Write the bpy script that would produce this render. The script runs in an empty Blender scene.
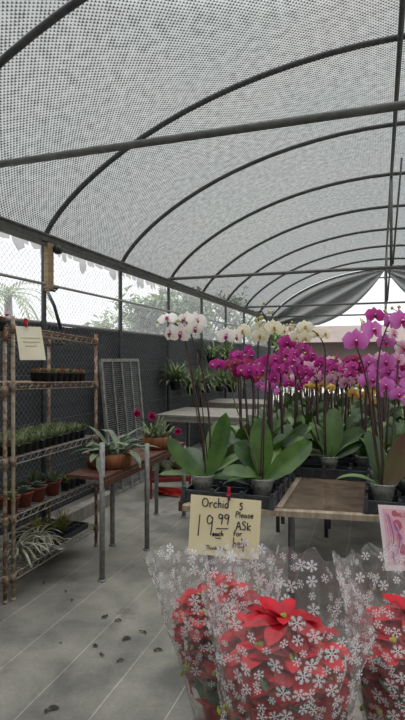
import bpy, math, random
from math import sin, cos, pi, radians, sqrt
from mathutils import Vector, Matrix, noise
R = random.Random(11)
S = bpy.context.scene
COL = S.collection
# ---------------------------------------------------------------- camera frame
CAMZ, FOC, HOR, TH = 1.5, 520.0, 358.0, radians(18.8)
def c2w(X, Z, z): return Vector((X*cos(TH)-Z*sin(TH), X*sin(TH)+Z*cos(TH), z))
def PZ(px, py, z):
    Z = (CAMZ-z)*FOC/(py-HOR); return c2w((px-202.5)/FOC*Z, Z, z)
def PD(px, py, Z): return c2w((px-202.5)/FOC*Z, Z, CAMZ+(HOR-py)*Z/FOC)
RT = Vector((cos(TH), sin(TH), 0)); FW = Vector((-sin(TH), cos(TH), 0)); UP = Vector((0, 0, 1))
# ---------------------------------------------------------------- materials
def lin(c): return tuple(((v/255)/12.92 if v/255 <= .04045 else ((v/255+.055)/1.055)**2.4) for v in c)
def newmat(name):
    m = bpy.data.materials.new(name); m.use_nodes = True
    nt = m.node_tree; nt.nodes.clear()
    out = nt.nodes.new('ShaderNodeOutputMaterial')
    return m, nt, out
def mat(name, rgb, rough=.6, metal=0., rgb2=None, scale=12., detail=4., lo=.35, hi=.65, transl=0., bump=0., spec=.4, stretch=None):
    m, nt, out = newmat(name); N = nt.nodes; L = nt.links
    b = N.new('ShaderNodeBsdfPrincipled'); b.inputs['Roughness'].default_value = rough; b.inputs['Metallic'].default_value = metal
    b.inputs['Specular IOR Level'].default_value = spec
    c1 = lin(rgb); c2 = lin(rgb2) if rgb2 else tuple(v*.78 for v in c1)
    tc = N.new('ShaderNodeTexCoord'); nz = N.new('ShaderNodeTexNoise'); nz.inputs['Scale'].default_value = scale; nz.inputs['Detail'].default_value = detail
    if stretch:
        mp = N.new('ShaderNodeMapping'); mp.inputs['Scale'].default_value = stretch
        L.new(tc.outputs['Object'], mp.inputs['Vector']); L.new(mp.outputs['Vector'], nz.inputs['Vector'])
    else: L.new(tc.outputs['Object'], nz.inputs['Vector'])
    rp = N.new('ShaderNodeValToRGB'); rp.color_ramp.elements[0].position = lo; rp.color_ramp.elements[1].position = hi
    rp.color_ramp.elements[0].color = (*c1, 1); rp.color_ramp.elements[1].color = (*c2, 1)
    L.new(nz.outputs['Fac'], rp.inputs['Fac']); L.new(rp.outputs['Color'], b.inputs['Base Color'])
    if bump:
        bp = N.new('ShaderNodeBump'); bp.inputs['Strength'].default_value = bump; bp.inputs['Distance'].default_value = .01
        L.new(nz.outputs['Fac'], bp.inputs['Height']); L.new(bp.outputs['Normal'], b.inputs['Normal'])
    if transl:
        t = N.new('ShaderNodeBsdfTranslucent'); L.new(rp.outputs['Color'], t.inputs['Color'])
        mx = N.new('ShaderNodeMixShader'); mx.inputs['Fac'].default_value = transl
        L.new(b.outputs[0], mx.inputs[1]); L.new(t.outputs[0], mx.inputs[2]); L.new(mx.outputs[0], out.inputs['Surface'])
    else: L.new(b.outputs[0], out.inputs['Surface'])
    return m
def petal(name, stops, transl=.35):
    m, nt, out = newmat(name); N = nt.nodes; L = nt.links
    uv = N.new('ShaderNodeUVMap'); sp = N.new('ShaderNodeSeparateXYZ'); L.new(uv.outputs[0], sp.inputs[0])
    nz = N.new('ShaderNodeTexNoise'); nz.inputs['Scale'].default_value = 9; L.new(uv.outputs[0], nz.inputs['Vector'])
    ma = N.new('ShaderNodeMath'); ma.operation = 'MULTIPLY_ADD'; ma.inputs[1].default_value = .12
    L.new(nz.outputs['Fac'], ma.inputs[0]); L.new(sp.outputs['X'], ma.inputs[2])
    rp = N.new('ShaderNodeValToRGB'); el = rp.color_ramp.elements
    while len(el) < len(stops): el.new(.5)
    for e, (p, c) in zip(el, stops): e.position = p; e.color = (*lin(c), 1)
    L.new(ma.outputs[0], rp.inputs['Fac'])
    b = N.new('ShaderNodeBsdfPrincipled'); b.inputs['Roughness'].default_value = .55; L.new(rp.outputs['Color'], b.inputs['Base Color'])
    t = N.new('ShaderNodeBsdfTranslucent'); L.new(rp.outputs['Color'], t.inputs['Color'])
    mx = N.new('ShaderNodeMixShader'); mx.inputs['Fac'].default_value = transl
    L.new(b.outputs[0], mx.inputs[1]); L.new(t.outputs[0], mx.inputs[2]); L.new(mx.outputs[0], out.inputs['Surface'])
    return m
def clearmat(name, transp, rgb, gloss_rough=.15, gloss=.15, transl=.5, noise_amt=0., bump=0., nscale=9.):
    """thin film: transparent share + whitish haze + fresnel gloss"""
    m, nt, out = newmat(name); N = nt.nodes; L = nt.links
    c = (*lin(rgb), 1)
    tr = N.new('ShaderNodeBsdfTransparent'); d = N.new('ShaderNodeBsdfDiffuse'); d.inputs['Color'].default_value = c
    t = N.new('ShaderNodeBsdfTranslucent'); t.inputs['Color'].default_value = c
    hz = N.new('ShaderNodeMixShader'); hz.inputs['Fac'].default_value = transl; L.new(d.outputs[0], hz.inputs[1]); L.new(t.outputs[0], hz.inputs[2])
    m1 = N.new('ShaderNodeMixShader'); m1.inputs['Fac'].default_value = transp; L.new(hz.outputs[0], m1.inputs[1]); L.new(tr.outputs[0], m1.inputs[2])
    if noise_amt:
        tc = N.new('ShaderNodeTexCoord'); nz = N.new('ShaderNodeTexNoise'); nz.inputs['Scale'].default_value = nscale; nz.inputs['Detail'].default_value = 3; nz.inputs['Distortion'].default_value = 1.2
        L.new(tc.outputs['Object'], nz.inputs['Vector'])
        mr = N.new('ShaderNodeMapRange'); mr.inputs['From Min'].default_value = .3; mr.inputs['From Max'].default_value = .7
        mr.inputs['To Min'].default_value = min(1, transp+noise_amt); mr.inputs['To Max'].default_value = max(0, transp-noise_amt)
        L.new(nz.outputs['Fac'], mr.inputs['Value']); L.new(mr.outputs[0], m1.inputs['Fac'])
    g = N.new('ShaderNodeBsdfGlossy'); g.inputs['Roughness'].default_value = gloss_rough
    lw = N.new('ShaderNodeLayerWeight'); lw.inputs['Blend'].default_value = gloss
    if bump:
        tc = N.new('ShaderNodeTexCoord'); nz = N.new('ShaderNodeTexNoise'); nz.inputs['Scale'].default_value = 22; nz.inputs['Detail'].default_value = 2; nz.inputs['Distortion'].default_value = 1.
        bp = N.new('ShaderNodeBump'); bp.inputs['Strength'].default_value = bump; bp.inputs['Distance'].default_value = .02
        L.new(tc.outputs['Object'], nz.inputs['Vector']); L.new(nz.outputs['Fac'], bp.inputs['Height'])
        L.new(bp.outputs['Normal'], g.inputs['Normal']); L.new(bp.outputs['Normal'], lw.inputs['Normal'])
    m2 = N.new('ShaderNodeMixShader'); 
    lw.inputs['Blend'].default_value = .5
    pw = N.new('ShaderNodeMath'); pw.operation = 'POWER'; pw.inputs[1].default_value = 3; L.new(lw.outputs['Facing'], pw.inputs[0])
    mg = N.new('ShaderNodeMapRange'); mg.inputs['To Min'].default_value = gloss*.6; mg.inputs['To Max'].default_value = min(1, gloss*5); L.new(pw.outputs[0], mg.inputs['Value'])
    L.new(mg.outputs[0], m2.inputs['Fac']); L.new(m1.outputs[0], m2.inputs[1]); L.new(g.outputs[0], m2.inputs[2])
    L.new(m2.outputs[0], out.inputs['Surface'])
    return m

M = {}
M['galv'] = mat('galvanised_pipe', (146, 146, 142), .55, .2, (118, 118, 114), 30)
M['cross'] = mat('dull_galvanised_pipe', (100, 100, 98), .6, .2, (82, 82, 80), 25)
M['hoop'] = mat('dull_steel_pipe', (78, 79, 80), .6, .2, (60, 61, 62), 25)
M['alu'] = mat('eave_aluminium', (84, 84, 82), .6, .2, (64, 64, 62), 14)
M['wood'] = mat('bare_timber', (150, 132, 104), .8, 0, (118, 100, 76), 6, stretch=(1, 1, 9))
M['graywood'] = mat('weathered_planks', (142, 138, 128), .85, 0, (112, 108, 98), 5, stretch=(1, 7, 1))
M['tanwood'] = mat('bench_timber', (168, 154, 134), .85, 0, (132, 118, 100), 6, stretch=(6, 1, 1))
M['redwood'] = mat('reddish_plank', (104, 66, 52), .85, 0, (70, 52, 44), 7, stretch=(1, 6, 1))
M['bark'] = mat('planter_wood', (150, 96, 58), .8, 0, (104, 62, 38), 12, stretch=(3, 3, .4), bump=.4)
M['rust'] = mat('rusted_wire', (116, 84, 62), .7, .2, (140, 130, 116), 40, lo=.42, hi=.58)
M['rustpost'] = mat('rusted_shelf_post', (120, 88, 66), .7, .2, (156, 146, 132), 26, lo=.42, hi=.58)
M['zinc'] = mat('shelf_zinc', (150, 146, 136), .5, .3, (118, 98, 80), 30, lo=.5, hi=.7)
M['palepost'] = mat('pale_shelf_post', (158, 146, 126), .65, .1, (120, 98, 76), 22, lo=.5, hi=.68)
M['mesh'] = mat('rusty_hardware_cloth', (162, 142, 122), .85, 0, (126, 104, 86), 8)
M['fence'] = mat('fence_wire', (140, 142, 142), .5, .3, (96, 98, 98), 20)
M['redmetal'] = mat('red_painted_steel', (120, 30, 34), .5, 0, (92, 28, 28), 12)
M['redcloth'] = mat('red_ribbon', (206, 52, 40), .6, 0, (170, 36, 30), 20)
M['black'] = mat('black_plastic', (44, 46, 50), .45, 0, (34, 36, 40), 20)
M['tray'] = mat('grey_black_tray_plastic', (66, 69, 74), .4, 0, (50, 53, 58), 14)
M['terra'] = mat('brick_red_pot_plastic', (118, 54, 42), .6, 0, (92, 44, 36), 16)
M['soil'] = mat('bark_mix', (86, 66, 50), .95, 0, (54, 42, 34), 60)
M['cloth'] = mat('black_shade_cloth', (62, 65, 68), .9, 0, (50, 53, 56), 3, stretch=(1, .3, 4))
M['paper'] = mat('cream_card', (238, 224, 184), .7, 0, (232, 216, 174), 5)
M['paper2'] = mat('cream_sheet', (236, 230, 204), .7, 0, (226, 218, 190), 5)
M['ink'] = mat('marker_ink', (58, 54, 66), .7)
M['faint'] = mat('faded_ink', (206, 194, 150), .8)
M['pinclip'] = mat('red_clip_plastic', (196, 30, 56), .4, 0, (170, 24, 48), 20)
M['pincard'] = mat('pale_pink_print', (244, 196, 204), .4, 0, (240, 186, 196), 9)
M['pinwhite'] = mat('pinkish_white_border', (246, 226, 230), .3, 0, (240, 216, 222), 7)
M['pinrose'] = mat('rose_print', (206, 112, 134), .4, 0, (190, 92, 120), 30)
M['pinlilac'] = mat('lilac_print', (206, 160, 214), .4, 0, (236, 190, 214), 40, lo=.42, hi=.58)
M['pinsalmon'] = mat('salmon_print', (240, 160, 160), .4, 0, (234, 140, 150), 40)
M['pinviolet'] = mat('violet_print', (150, 120, 186), .4, 0, (180, 120, 170), 50)
M['leaf'] = mat('orchid_leaf', (80, 112, 44), .34, 0, (52, 82, 34), 9, transl=.18, spec=.5)
M['leaf2'] = mat('orchid_leaf_dark', (58, 88, 36), .36, 0, (40, 64, 28), 9, transl=.15, spec=.5)
M['leaf3'] = mat('orchid_leaf_maroon_back', (88, 92, 56), .45, 0, (96, 66, 54), 7, transl=.1)
M['leafpale'] = mat('orchid_leaf_pale', (124, 150, 92), .33, 0, (88, 120, 62), 9, transl=.2, spec=.5)
M['stem'] = mat('dark_flower_stem', (74, 52, 50), .6, 0, (56, 44, 40), 40)
M['stemgreen'] = mat('green_flower_stem', (96, 104, 62), .6, 0, (80, 72, 52), 30)
M['root'] = mat('crown_brown', (150, 110, 70), .8, 0, (110, 90, 60), 40)
M['potclear'] = clearmat('clear_grey_pot', .55, (170, 174, 168), .25, .12, .4, .12)
M['wrap'] = clearmat('cellophane', .94, (250, 250, 250), .14, .14, .5, .06, .8, 7.)
M['flake'] = mat('white_flake_print', (248, 248, 248), .5, 0, (238, 238, 240), 20, transl=.35)
M['sticker'] = mat('orange_sticker', (236, 84, 44), .5)
M['bract'] = mat('red_bract', (200, 10, 38), .55, 0, (170, 6, 30), 16, transl=.22)
M['bract2'] = mat('deep_red_bract', (168, 12, 32), .55, 0, (130, 8, 26), 16, transl=.2)
M['poleaf'] = mat('poinsettia_leaf', (92, 112, 78), .55, 0, (62, 84, 58), 12, transl=.15)
M['cyath'] = mat('yellow_cyathia', (190, 186, 70), .6, 0, (130, 150, 60), 60)
M['redfoil'] = mat('red_pot_sleeve', (186, 20, 40), .35, 0, (150, 14, 30), 10)
M['seedgreen'] = mat('moss_green_seedling', (126, 136, 90), .8, 0, (96, 108, 68), 30, transl=.15)
M['seedred'] = mat('reddish_seedling', (168, 84, 54), .8, 0, (120, 100, 54), 40, transl=.15)
M['seedgrey'] = mat('grey_green_seedling', (126, 134, 106), .8, 0, (92, 104, 78), 30, transl=.15)
M['succ'] = mat('grey_green_succulent', (124, 142, 126), .6, 0, (92, 112, 98), 20, transl=.1)
M['succlight'] = mat('lime_succulent', (150, 172, 104), .6, 0, (116, 144, 84), 20, transl=.1)
M['succbronze'] = mat('bronze_succulent', (152, 112, 68), .6, 0, (116, 110, 66), 25, transl=.1)
M['airpl'] = mat('silver_air_plant', (186, 184, 166), .75, 0, (146, 146, 126), 14, transl=.15)
M['tuft'] = mat('yellow_green_tuft', (146, 142, 74), .8, 0, (112, 114, 62), 30, transl=.15)
M['strap'] = mat('strap_leaf_grey_green', (116, 130, 104), .6, 0, (84, 100, 76), 14, transl=.15)
M['grassy'] = mat('grassy_leaf', (112, 132, 76), .7, 0, (84, 104, 58), 14, transl=.2)
M['mag'] = mat('magenta_petal_small', (190, 30, 104), .6, 0, (160, 20, 90), 30, transl=.3)
M['pinkred'] = mat('crimson_pink_petal', (206, 70, 100), .6, 0, (176, 44, 76), 30, transl=.3)
M['tree1'] = mat('tree_leaf', (92, 112, 64), .8, 0, (62, 84, 46), .8, transl=.3)
M['tree2'] = mat('tree_leaf_pale', (118, 132, 92), .8, 0, (86, 104, 66), .8, transl=.3)
M['trunk'] = mat('tree_bark', (92, 80, 66), .9, 0, (70, 60, 50), 5)
M['bldg'] = mat('tan_building_wall', (92, 80, 74), .85, 0, (80, 70, 66), 1.)
M['bldgroof'] = mat('brown_roof', (84, 72, 66), .85, 0, (72, 62, 58), 2.)
M['debris'] = mat('dead_leaf', (40, 36, 30), .9, 0, (58, 50, 40), 30)
M['panelmetal'] = mat('louvre_panel_metal', (142, 142, 136), .6, .1, (110, 108, 100), 12)
M['net_fringe'] = clearmat('torn_grey_fabric', .25, (150, 150, 146), .5, .02, .6)
M['fnet'] = clearmat('pale_insect_net', .76, (214, 214, 220), .6, .01, .7, .06)

def roofmat(name, c_lo, c_hi, t_lo, t_hi, pitch=.034):
    m, nt, out = newmat(name); N = nt.nodes; L = nt.links
    uv = N.new('ShaderNodeUVMap'); sp = N.new('ShaderNodeSeparateXYZ'); L.new(uv.outputs[0], sp.inputs[0])
    def mth(op, a, b=None):
        n = N.new('ShaderNodeMath'); n.operation = op
        for i, v in enumerate((a, b)):
            if v is None: continue
            if isinstance(v, (int, float)): n.inputs[i].default_value = v
            else: L.new(v, n.inputs[i])
        return n.outputs[0]
    k = 2*pi/pitch
    su = mth('SINE', mth('MULTIPLY', sp.outputs['X'], k)); sv = mth('SINE', mth('MULTIPLY', sp.outputs['Y'], k*1.0))
    w = mth('MULTIPLY', su, sv)                                   # knit: offset open cells
    rowl = mth('MULTIPLY', mth('SINE', mth('MULTIPLY', sp.outputs['X'], k*2)), .25)
    nz = N.new('ShaderNodeTexNoise'); nz.inputs['Scale'].default_value = 16.; nz.inputs['Detail'].default_value = 3.; L.new(uv.outputs[0], nz.inputs['Vector'])
    nz2 = N.new('ShaderNodeTexNoise'); nz2.inputs['Scale'].default_value = 1.1; nz2.inputs['Detail'].default_value = 3.; L.new(uv.outputs[0], nz2.inputs['Vector'])
    f = mth('ADD', mth('ADD', w, rowl), mth('MULTIPLY', mth('SUBTRACT', nz.outputs['Fac'], .5), 1.4))
    mr = N.new('ShaderNodeMapRange'); mr.interpolation_type = 'SMOOTHSTEP'; mr.inputs['From Min'].default_value = -.9; mr.inputs['From Max'].default_value = .5
    L.new(f, mr.inputs['Value'])
    mc = N.new('ShaderNodeMix'); mc.data_type = 'RGBA'; mc.inputs['A'].default_value = (*lin(c_lo), 1); mc.inputs['B'].default_value = (*lin(c_hi), 1)
    L.new(mr.outputs[0], mc.inputs['Factor'])
    tint = N.new('ShaderNodeValToRGB'); te = tint.color_ramp.elements
    te[0].position = .38; te[0].color = (.86, .96, .9, 1); te[1].position = .62; te[1].color = (1, .985, .95, 1)
    L.new(nz2.outputs['Fac'], tint.inputs['Fac'])
    mm = N.new('ShaderNodeMix'); mm.data_type = 'RGBA'; mm.blend_type = 'MULTIPLY'; mm.inputs['Factor'].default_value = 1
    L.new(mc.outputs['Result'], mm.inputs['A']); L.new(tint.outputs['Color'], mm.inputs['B'])
    t = N.new('ShaderNodeBsdfTranslucent'); L.new(mm.outputs['Result'], t.inputs['Color'])
    d = N.new('ShaderNodeBsdfDiffuse'); L.new(mm.outputs['Result'], d.inputs['Color'])
    tr = N.new('ShaderNodeBsdfTransparent')
    m0 = N.new('ShaderNodeMixShader'); m0.inputs['Fac'].default_value = .78; L.new(d.outputs[0], m0.inputs[1]); L.new(t.outputs[0], m0.inputs[2])
    tf = N.new('ShaderNodeMapRange'); tf.inputs['To Min'].default_value = t_lo; tf.inputs['To Max'].default_value = t_hi; L.new(mr.outputs[0], tf.inputs['Value'])
    m1 = N.new('ShaderNodeMixShader'); L.new(tf.outputs[0], m1.inputs['Fac']); L.new(m0.outputs[0], m1.inputs[1]); L.new(tr.outputs[0], m1.inputs[2])
    L.new(m1.outputs[0], out.inputs['Surface'])
    return m
M['roof'] = roofmat('woven_shade_roof', (30, 31, 30), (76, 77, 75), .02, .33)
M['darkroof'] = roofmat('dark_shade_drape', (60, 60, 60), (100, 100, 100), .0, .05)

def floormat():
    m, nt, out = newmat('weed_cloth_floor'); N = nt.nodes; L = nt.links
    tc = N.new('ShaderNodeTexCoord'); sp = N.new('ShaderNodeSeparateXYZ'); L.new(tc.outputs['Object'], sp.inputs[0])
    def mth(op, a, b=None, c=None):
        n = N.new('ShaderNodeMath'); n.operation = op
        for i, v in enumerate((a, b, c)):
            if v is None: continue
            if isinstance(v, (int, float)): n.inputs[i].default_value = v
            else: L.new(v, n.inputs[i])
        return n.outputs[0]
    def nz(scale, detail=5., dist=0.):
        n = N.new('ShaderNodeTexNoise'); n.inputs['Scale'].default_value = scale; n.inputs['Detail'].default_value = detail; n.inputs['Distortion'].default_value = dist
        L.new(tc.outputs['Object'], n.inputs['Vector']); return n.outputs['Fac']
    big, mid, fine = nz(.9, 6, .6), nz(4., 6, .4), nz(60, 3)
    rp = N.new('ShaderNodeValToRGB'); e = rp.color_ramp.elements
    e[0].position = .38; e[0].color = (*lin((98, 97, 92)), 1); e[1].position = .62; e[1].color = (*lin((160, 157, 144)), 1)
    L.new(mth('ADD', mth('MULTIPLY', big, .65), mth('MULTIPLY', mid, .35)), rp.inputs['Fac'])
    # woven seam lines every 0.3 m along the house
    xw = mth('ADD', sp.outputs['X'], mth('MULTIPLY', mth('SUBTRACT', nz(1.3, 2), .5), .03))
    fr = mth('FRACT', mth('DIVIDE', mth('SUBTRACT', xw, LINE0), .298))
    d = mth('ABSOLUTE', mth('SUBTRACT', fr, .5))
    ln = N.new('ShaderNodeMapRange'); ln.inputs['From Min'].default_value = .485; ln.inputs['From Max'].default_value = .497; L.new(d, ln.inputs['Value'])
    lf = mth('MULTIPLY', ln.outputs[0], mth('MULTIPLY', mid, .62))
    mx = N.new('ShaderNodeMix'); mx.data_type = 'RGBA'; L.new(lf, mx.inputs['Factor']); L.new(rp.outputs['Color'], mx.inputs['A']); mx.inputs['B'].default_value = (*lin((226, 220, 200)), 1)
    # dark stains
    st = N.new('ShaderNodeMapRange'); st.inputs['From Min'].default_value = .64; st.inputs['From Max'].default_value = .72; L.new(nz(3.1, 4, .3), st.inputs['Value'])
    mx2 = N.new('ShaderNodeMix'); mx2.data_type = 'RGBA'; L.new(mth('MULTIPLY', st.outputs[0], .6), mx2.inputs['Factor']); L.new(mx.outputs['Result'], mx2.inputs['A']); mx2.inputs['B'].default_value = (*lin((90, 84, 76)), 1)
    mx3 = N.new('ShaderNodeMix'); mx3.data_type = 'RGBA'; mx3.blend_type = 'MULTIPLY'; mx3.inputs['Factor'].default_value = .35
    L.new(mx2.outputs['Result'], mx3.inputs['A']); L.new(fine, mx3.inputs['B'])
    b = N.new('ShaderNodeBsdfPrincipled'); b.inputs['Roughness'].default_value = .7; b.inputs['Specular IOR Level'].default_value = .25
    L.new(mx3.outputs['Result'], b.inputs['Base Color']); L.new(b.outputs[0], out.inputs['Surface'])
    return m
LINE0 = PZ(14, 720, 0).x
M['floor'] = floormat()

# petals by colour: (petal stops, sepal stops, lip colour)
def style(name, ps, ss, lip, eye):
    return (petal(name+'_petal', ps), petal(name+'_sepal', ss), mat(name+'_lip', lip, .5, transl=.2), mat(name+'_column', eye, .5))
ST = {
 'white': style('white_purple_eye', [(.0, (170, 40, 120)), (.16, (186, 80, 150)), (.25, (240, 222, 234)), (.4, (246, 242, 236)), (1, (244, 240, 230))], [(0, (200, 120, 170)), (.25, (244, 238, 230)), (1, (240, 236, 222))], (160, 30, 100), (240, 220, 150)),
 'cream': style('cream', [(0, (214, 200, 120)), (.25, (242, 236, 210)), (1, (240, 236, 212))], [(0, (216, 208, 140)), (.3, (240, 234, 206)), (1, (232, 230, 190))], (206, 170, 70), (200, 120, 110)),
 'magenta': style('magenta', [(0, (172, 22, 124)), (.4, (188, 34, 140)), (1, (202, 56, 160))], [(0, (170, 26, 124)), (1, (190, 44, 146))], (140, 6, 76), (236, 200, 220)),
 'crimson': style('crimson_magenta', [(0, (140, 16, 70)), (.5, (156, 24, 84)), (1, (170, 40, 104))], [(0, (140, 18, 72)), (1, (160, 30, 90))], (110, 6, 50), (230, 200, 160)),
 'lavender': style('lavender_pink', [(0, (208, 60, 160)), (.3, (214, 104, 188)), (.8, (216, 124, 200)), (1, (206, 108, 192))], [(0, (210, 80, 170)), (1, (206, 116, 194))], (172, 16, 100), (246, 226, 236)),
 'palepink': style('pale_pink', [(0, (208, 90, 150)), (.3, (228, 176, 204)), (1, (232, 196, 214))], [(0, (214, 130, 170)), (1, (230, 194, 212))], (176, 40, 100), (240, 220, 160)),
 'yellow': style('yellow', [(0, (186, 60, 60)), (.22, (226, 190, 100)), (1, (230, 206, 120))], [(0, (220, 180, 90)), (1, (228, 204, 116))], (180, 60, 50), (240, 220, 150)),
 'striped': style('rose_veined_white', [(0, (190, 40, 110)), (.3, (222, 140, 180)), (.6, (238, 214, 224)), (1, (242, 226, 232))], [(0, (200, 80, 140)), (1, (238, 216, 226))], (180, 30, 90), (240, 220, 150)),
}
# ---------------------------------------------------------------- mesh builder
class MB:
    def __init__(s): s.v = []; s.f = []; s.m = []; s.uv = {}
    def add(s, vs, fs, mi=0, uvs=None):
        o = len(s.v); s.v += [tuple(v) for v in vs]
        for f in fs: s.f.append(tuple(i+o for i in f)); s.m.append(mi)
        if uvs:
            for i, u in enumerate(uvs): s.uv[o+i] = u
    def tube(s, pts, r, n=6, mi=0, cap=True):
        pts = [Vector(p) for p in pts]; k = len(pts)
        rs = r if isinstance(r, (list, tuple)) else [r]*k
        vs = []; prev = None
        for i, p in enumerate(pts):
            d = (pts[min(i+1, k-1)]-pts[max(i-1, 0)])
            d = d.normalized() if d.length > 1e-9 else UP
            a = prev - d*prev.dot(d) if prev is not None else (UP.cross(d) if abs(d.z) < .95 else Vector((1, 0, 0)).cross(d))
            if a.length < 1e-6: a = Vector((1, 0, 0)).cross(d)
            a.normalize(); prev = a; b = d.cross(a)
            for j in range(n): t = 2*pi*j/n; vs.append(p+(a*cos(t)+b*sin(t))*rs[i])
        fs = [(i*n+j, i*n+(j+1) % n, (i+1)*n+(j+1) % n, (i+1)*n+j) for i in range(k-1) for j in range(n)]
        if cap: fs += [tuple(range(n))[::-1], tuple((k-1)*n+j for j in range(n))]
        s.add(vs, fs, mi)
    def box(s, c, d, rz=0., mi=0, rot=None):
        c = Vector(c); h = [x/2 for x in d]; m = rot if rot is not None else Matrix.Rotation(rz, 3, 'Z')
        vs = [c+m @ Vector((sx*h[0], sy*h[1], sz*h[2])) for sz in (-1, 1) for sy in (-1, 1) for sx in (-1, 1)]
        s.add(vs, [(0, 2, 3, 1), (4, 5, 7, 6), (0, 1, 5, 4), (2, 6, 7, 3), (0, 4, 6, 2), (1, 3, 7, 5)], mi)
    def lathe(s, prof, c=(0, 0, 0), n=16, mi=0, sq=False):
        c = Vector(c); vs = []
        for r, z in prof:
            for j in range(n):
                t = 2*pi*(j+.5)/n; k = 1.
                if sq: k = .96/max(abs(cos(t)), abs(sin(t)))
                vs.append(c+Vector((r*k*cos(t), r*k*sin(t), z)))
        m = len(prof)
        s.add(vs, [(i*n+j, i*n+(j+1) % n, (i+1)*n+(j+1) % n, (i+1)*n+j) for i in range(m-1) for j in range(n)], mi)
    def disc(s, c, r, n=16, mi=0, sq=False):
        c = Vector(c); vs = []
        for j in range(n):
            t = 2*pi*(j+.5)/n; k = .96/max(abs(cos(t)), abs(sin(t))) if sq else 1.
            vs.append(c+Vector((r*k*cos(t), r*k*sin(t), 0)))
        s.add(vs, [tuple(range(n))], mi)
    def grid(s, fn, nu, nv, mi=0, wrap=False, uvf=None):
        vs = [fn(i/nu, j/nv) for j in range(nv+1) for i in range(nu if wrap else nu+1)]
        w = nu if wrap else nu+1
        fs = [(j*w+i, j*w+(i+1) % w, (j+1)*w+(i+1) % w, (j+1)*w+i) for j in range(nv) for i in range(nu)]
        us = [uvf(i/nu, j/nv) for j in range(nv+1) for i in range(nu if wrap else nu+1)] if uvf else None
        s.add(vs, fs, mi, us)
    def leaf(s, base, az, el, bend, Lg, wd, mi=0, nu=7, nt=2, fold=.25, tip=.55, twist=0., root=.35, roll=0.):
        """strap leaf: az direction, el start elevation, bend = total droop (rad)"""
        base = Vector(base); p = base.copy(); vs = []; uvs = []
        for i in range(nu+1):
            q = i/nu; e = el-bend*q
            d = Vector((cos(az)*cos(e), sin(az)*cos(e), sin(e))); up = Vector((-cos(az)*sin(e), -sin(az)*sin(e), cos(e)))
            sd = Vector((-sin(az), cos(az), 0)); tw = roll+twist*q
            sd, up = sd*cos(tw)+up*sin(tw), up*cos(tw)-sd*sin(tw)
            w = wd/2*min(1, root+(1-root)*q/.4)*(sqrt(max(0, 1-(max(0, q-tip)/(1-tip))**2)) if q > tip else 1)
            for j in range(-nt, nt+1):
                t = j/nt; vs.append(p+sd*(w*t)+up*(abs(t)*w*fold)); uvs.append((q, t))
            p = p+d*(Lg/nu)
        k = 2*nt+1
        s.add(vs, [(i*k+j, i*k+j+1, (i+1)*k+j+1, (i+1)*k+j) for i in range(nu) for j in range(k-1)], mi, uvs)
    def mesh(s, name, mats, smooth=True):
        me = bpy.data.meshes.new(name); me.from_pydata(s.v, [], s.f)
        for m in (mats if isinstance(mats, (list, tuple)) else [mats]): me.materials.append(m)
        me.polygons.foreach_set('material_index', s.m)
        me.polygons.foreach_set('use_smooth', [smooth]*len(s.f))
        if s.uv:
            ul = me.uv_layers.new(name='UVMap')
            for l in me.loops: ul.data[l.index].uv = s.uv.get(l.vertex_index, (0, 0))
        me.update(); return me
    def build(s, name, mats, parent=None, smooth=True, loc=None):
        o = bpy.data.objects.new(name, s.mesh(name, mats, smooth)); COL.objects.link(o)
        if parent is not None: o.parent = parent
        if loc is not None: o.location = loc
        return o
def tag(o, label=None, cat=None, group=None, kind=None):
    if label: o['label'] = label
    if cat: o['category'] = cat
    if group: o['group'] = group
    if kind: o['kind'] = kind
    return o
def thing(name, label, cat, loc=(0, 0, 0), rz=0., group=None, kind=None):
    o = bpy.data.objects.new(name, None); COL.objects.link(o); o.location = loc; o.rotation_euler = (0, 0, rz); o.empty_display_size = .05
    return tag(o, label, cat, group, kind)
KIDS = {}
def link_mesh(name, me, parent, matrix=None):
    o = bpy.data.objects.new(name, me); COL.objects.link(o); o.parent = parent
    if matrix is not None: o.matrix_local = matrix
    return o
def copy_tree(o, parent=None):
    c = o.copy(); COL.objects.link(c)
    if parent is not None: c.parent = parent
    for ch in list(o.children): copy_tree(ch, c)
    return c
ORD = ['', 'first', 'second', 'third', 'fourth', 'fifth', 'sixth', 'seventh', 'eighth', 'ninth', 'tenth', 'eleventh', 'twelfth', 'thirteenth', 'fourteenth', 'fifteenth']
# ================================================================ SETTING
WX, RIDX, RX, EZ, RISE = -2.95, .14, 3.2, 2.58, 1.28
HY0, HS = 4.095, 1.505
HOOPY = [HY0+HS*k for k in range(-5, 9)]
def archz(x):
    t = (x-RIDX)/((RIDX-WX) if x < RIDX else (RX-RIDX)); t = max(-1, min(1, t))
    return EZ+RISE*max(0, 1-t*t)**.72
def arch_pts(n=28, dz=0.):
    out = []
    for i in range(n+1):
        t = -1+2*i/n; t = math.copysign(1-(1-abs(t))**1.6, t)
        x = RIDX+t*((RIDX-WX) if t < 0 else (RX-RIDX)); out.append((x, archz(x)+dz))
    return out
AP = arch_pts(36)
ROOFY0, ROOFY1 = HOOPY[0]-.1, HOOPY[12]
b = MB(); acc = [0]
for i in range(1, len(AP)): acc.append(acc[-1]+math.dist(AP[i], AP[i-1]))
ny = 44
b.grid(lambda u, v: Vector((AP[round(u*36)][0]*1.003, ROOFY0+(ROOFY1-ROOFY0)*v, AP[round(u*36)][1]+.035-.02*abs(sin(pi*((ROOFY0+(ROOFY1-ROOFY0)*v)-HOOPY[0])/HS)))), 36, ny, 0, False,
       lambda u, v: (acc[round(u*36)], ROOFY0+(ROOFY1-ROOFY0)*v))
ceil = tag(b.build('ceiling', M['roof']), 'translucent grey knitted shade cloth stretched over the hoops', kind='structure')
b = MB(); b.grid(lambda u, v: Vector((-30+60*u, -6+46*v, 0)), 2, 2)
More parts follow.
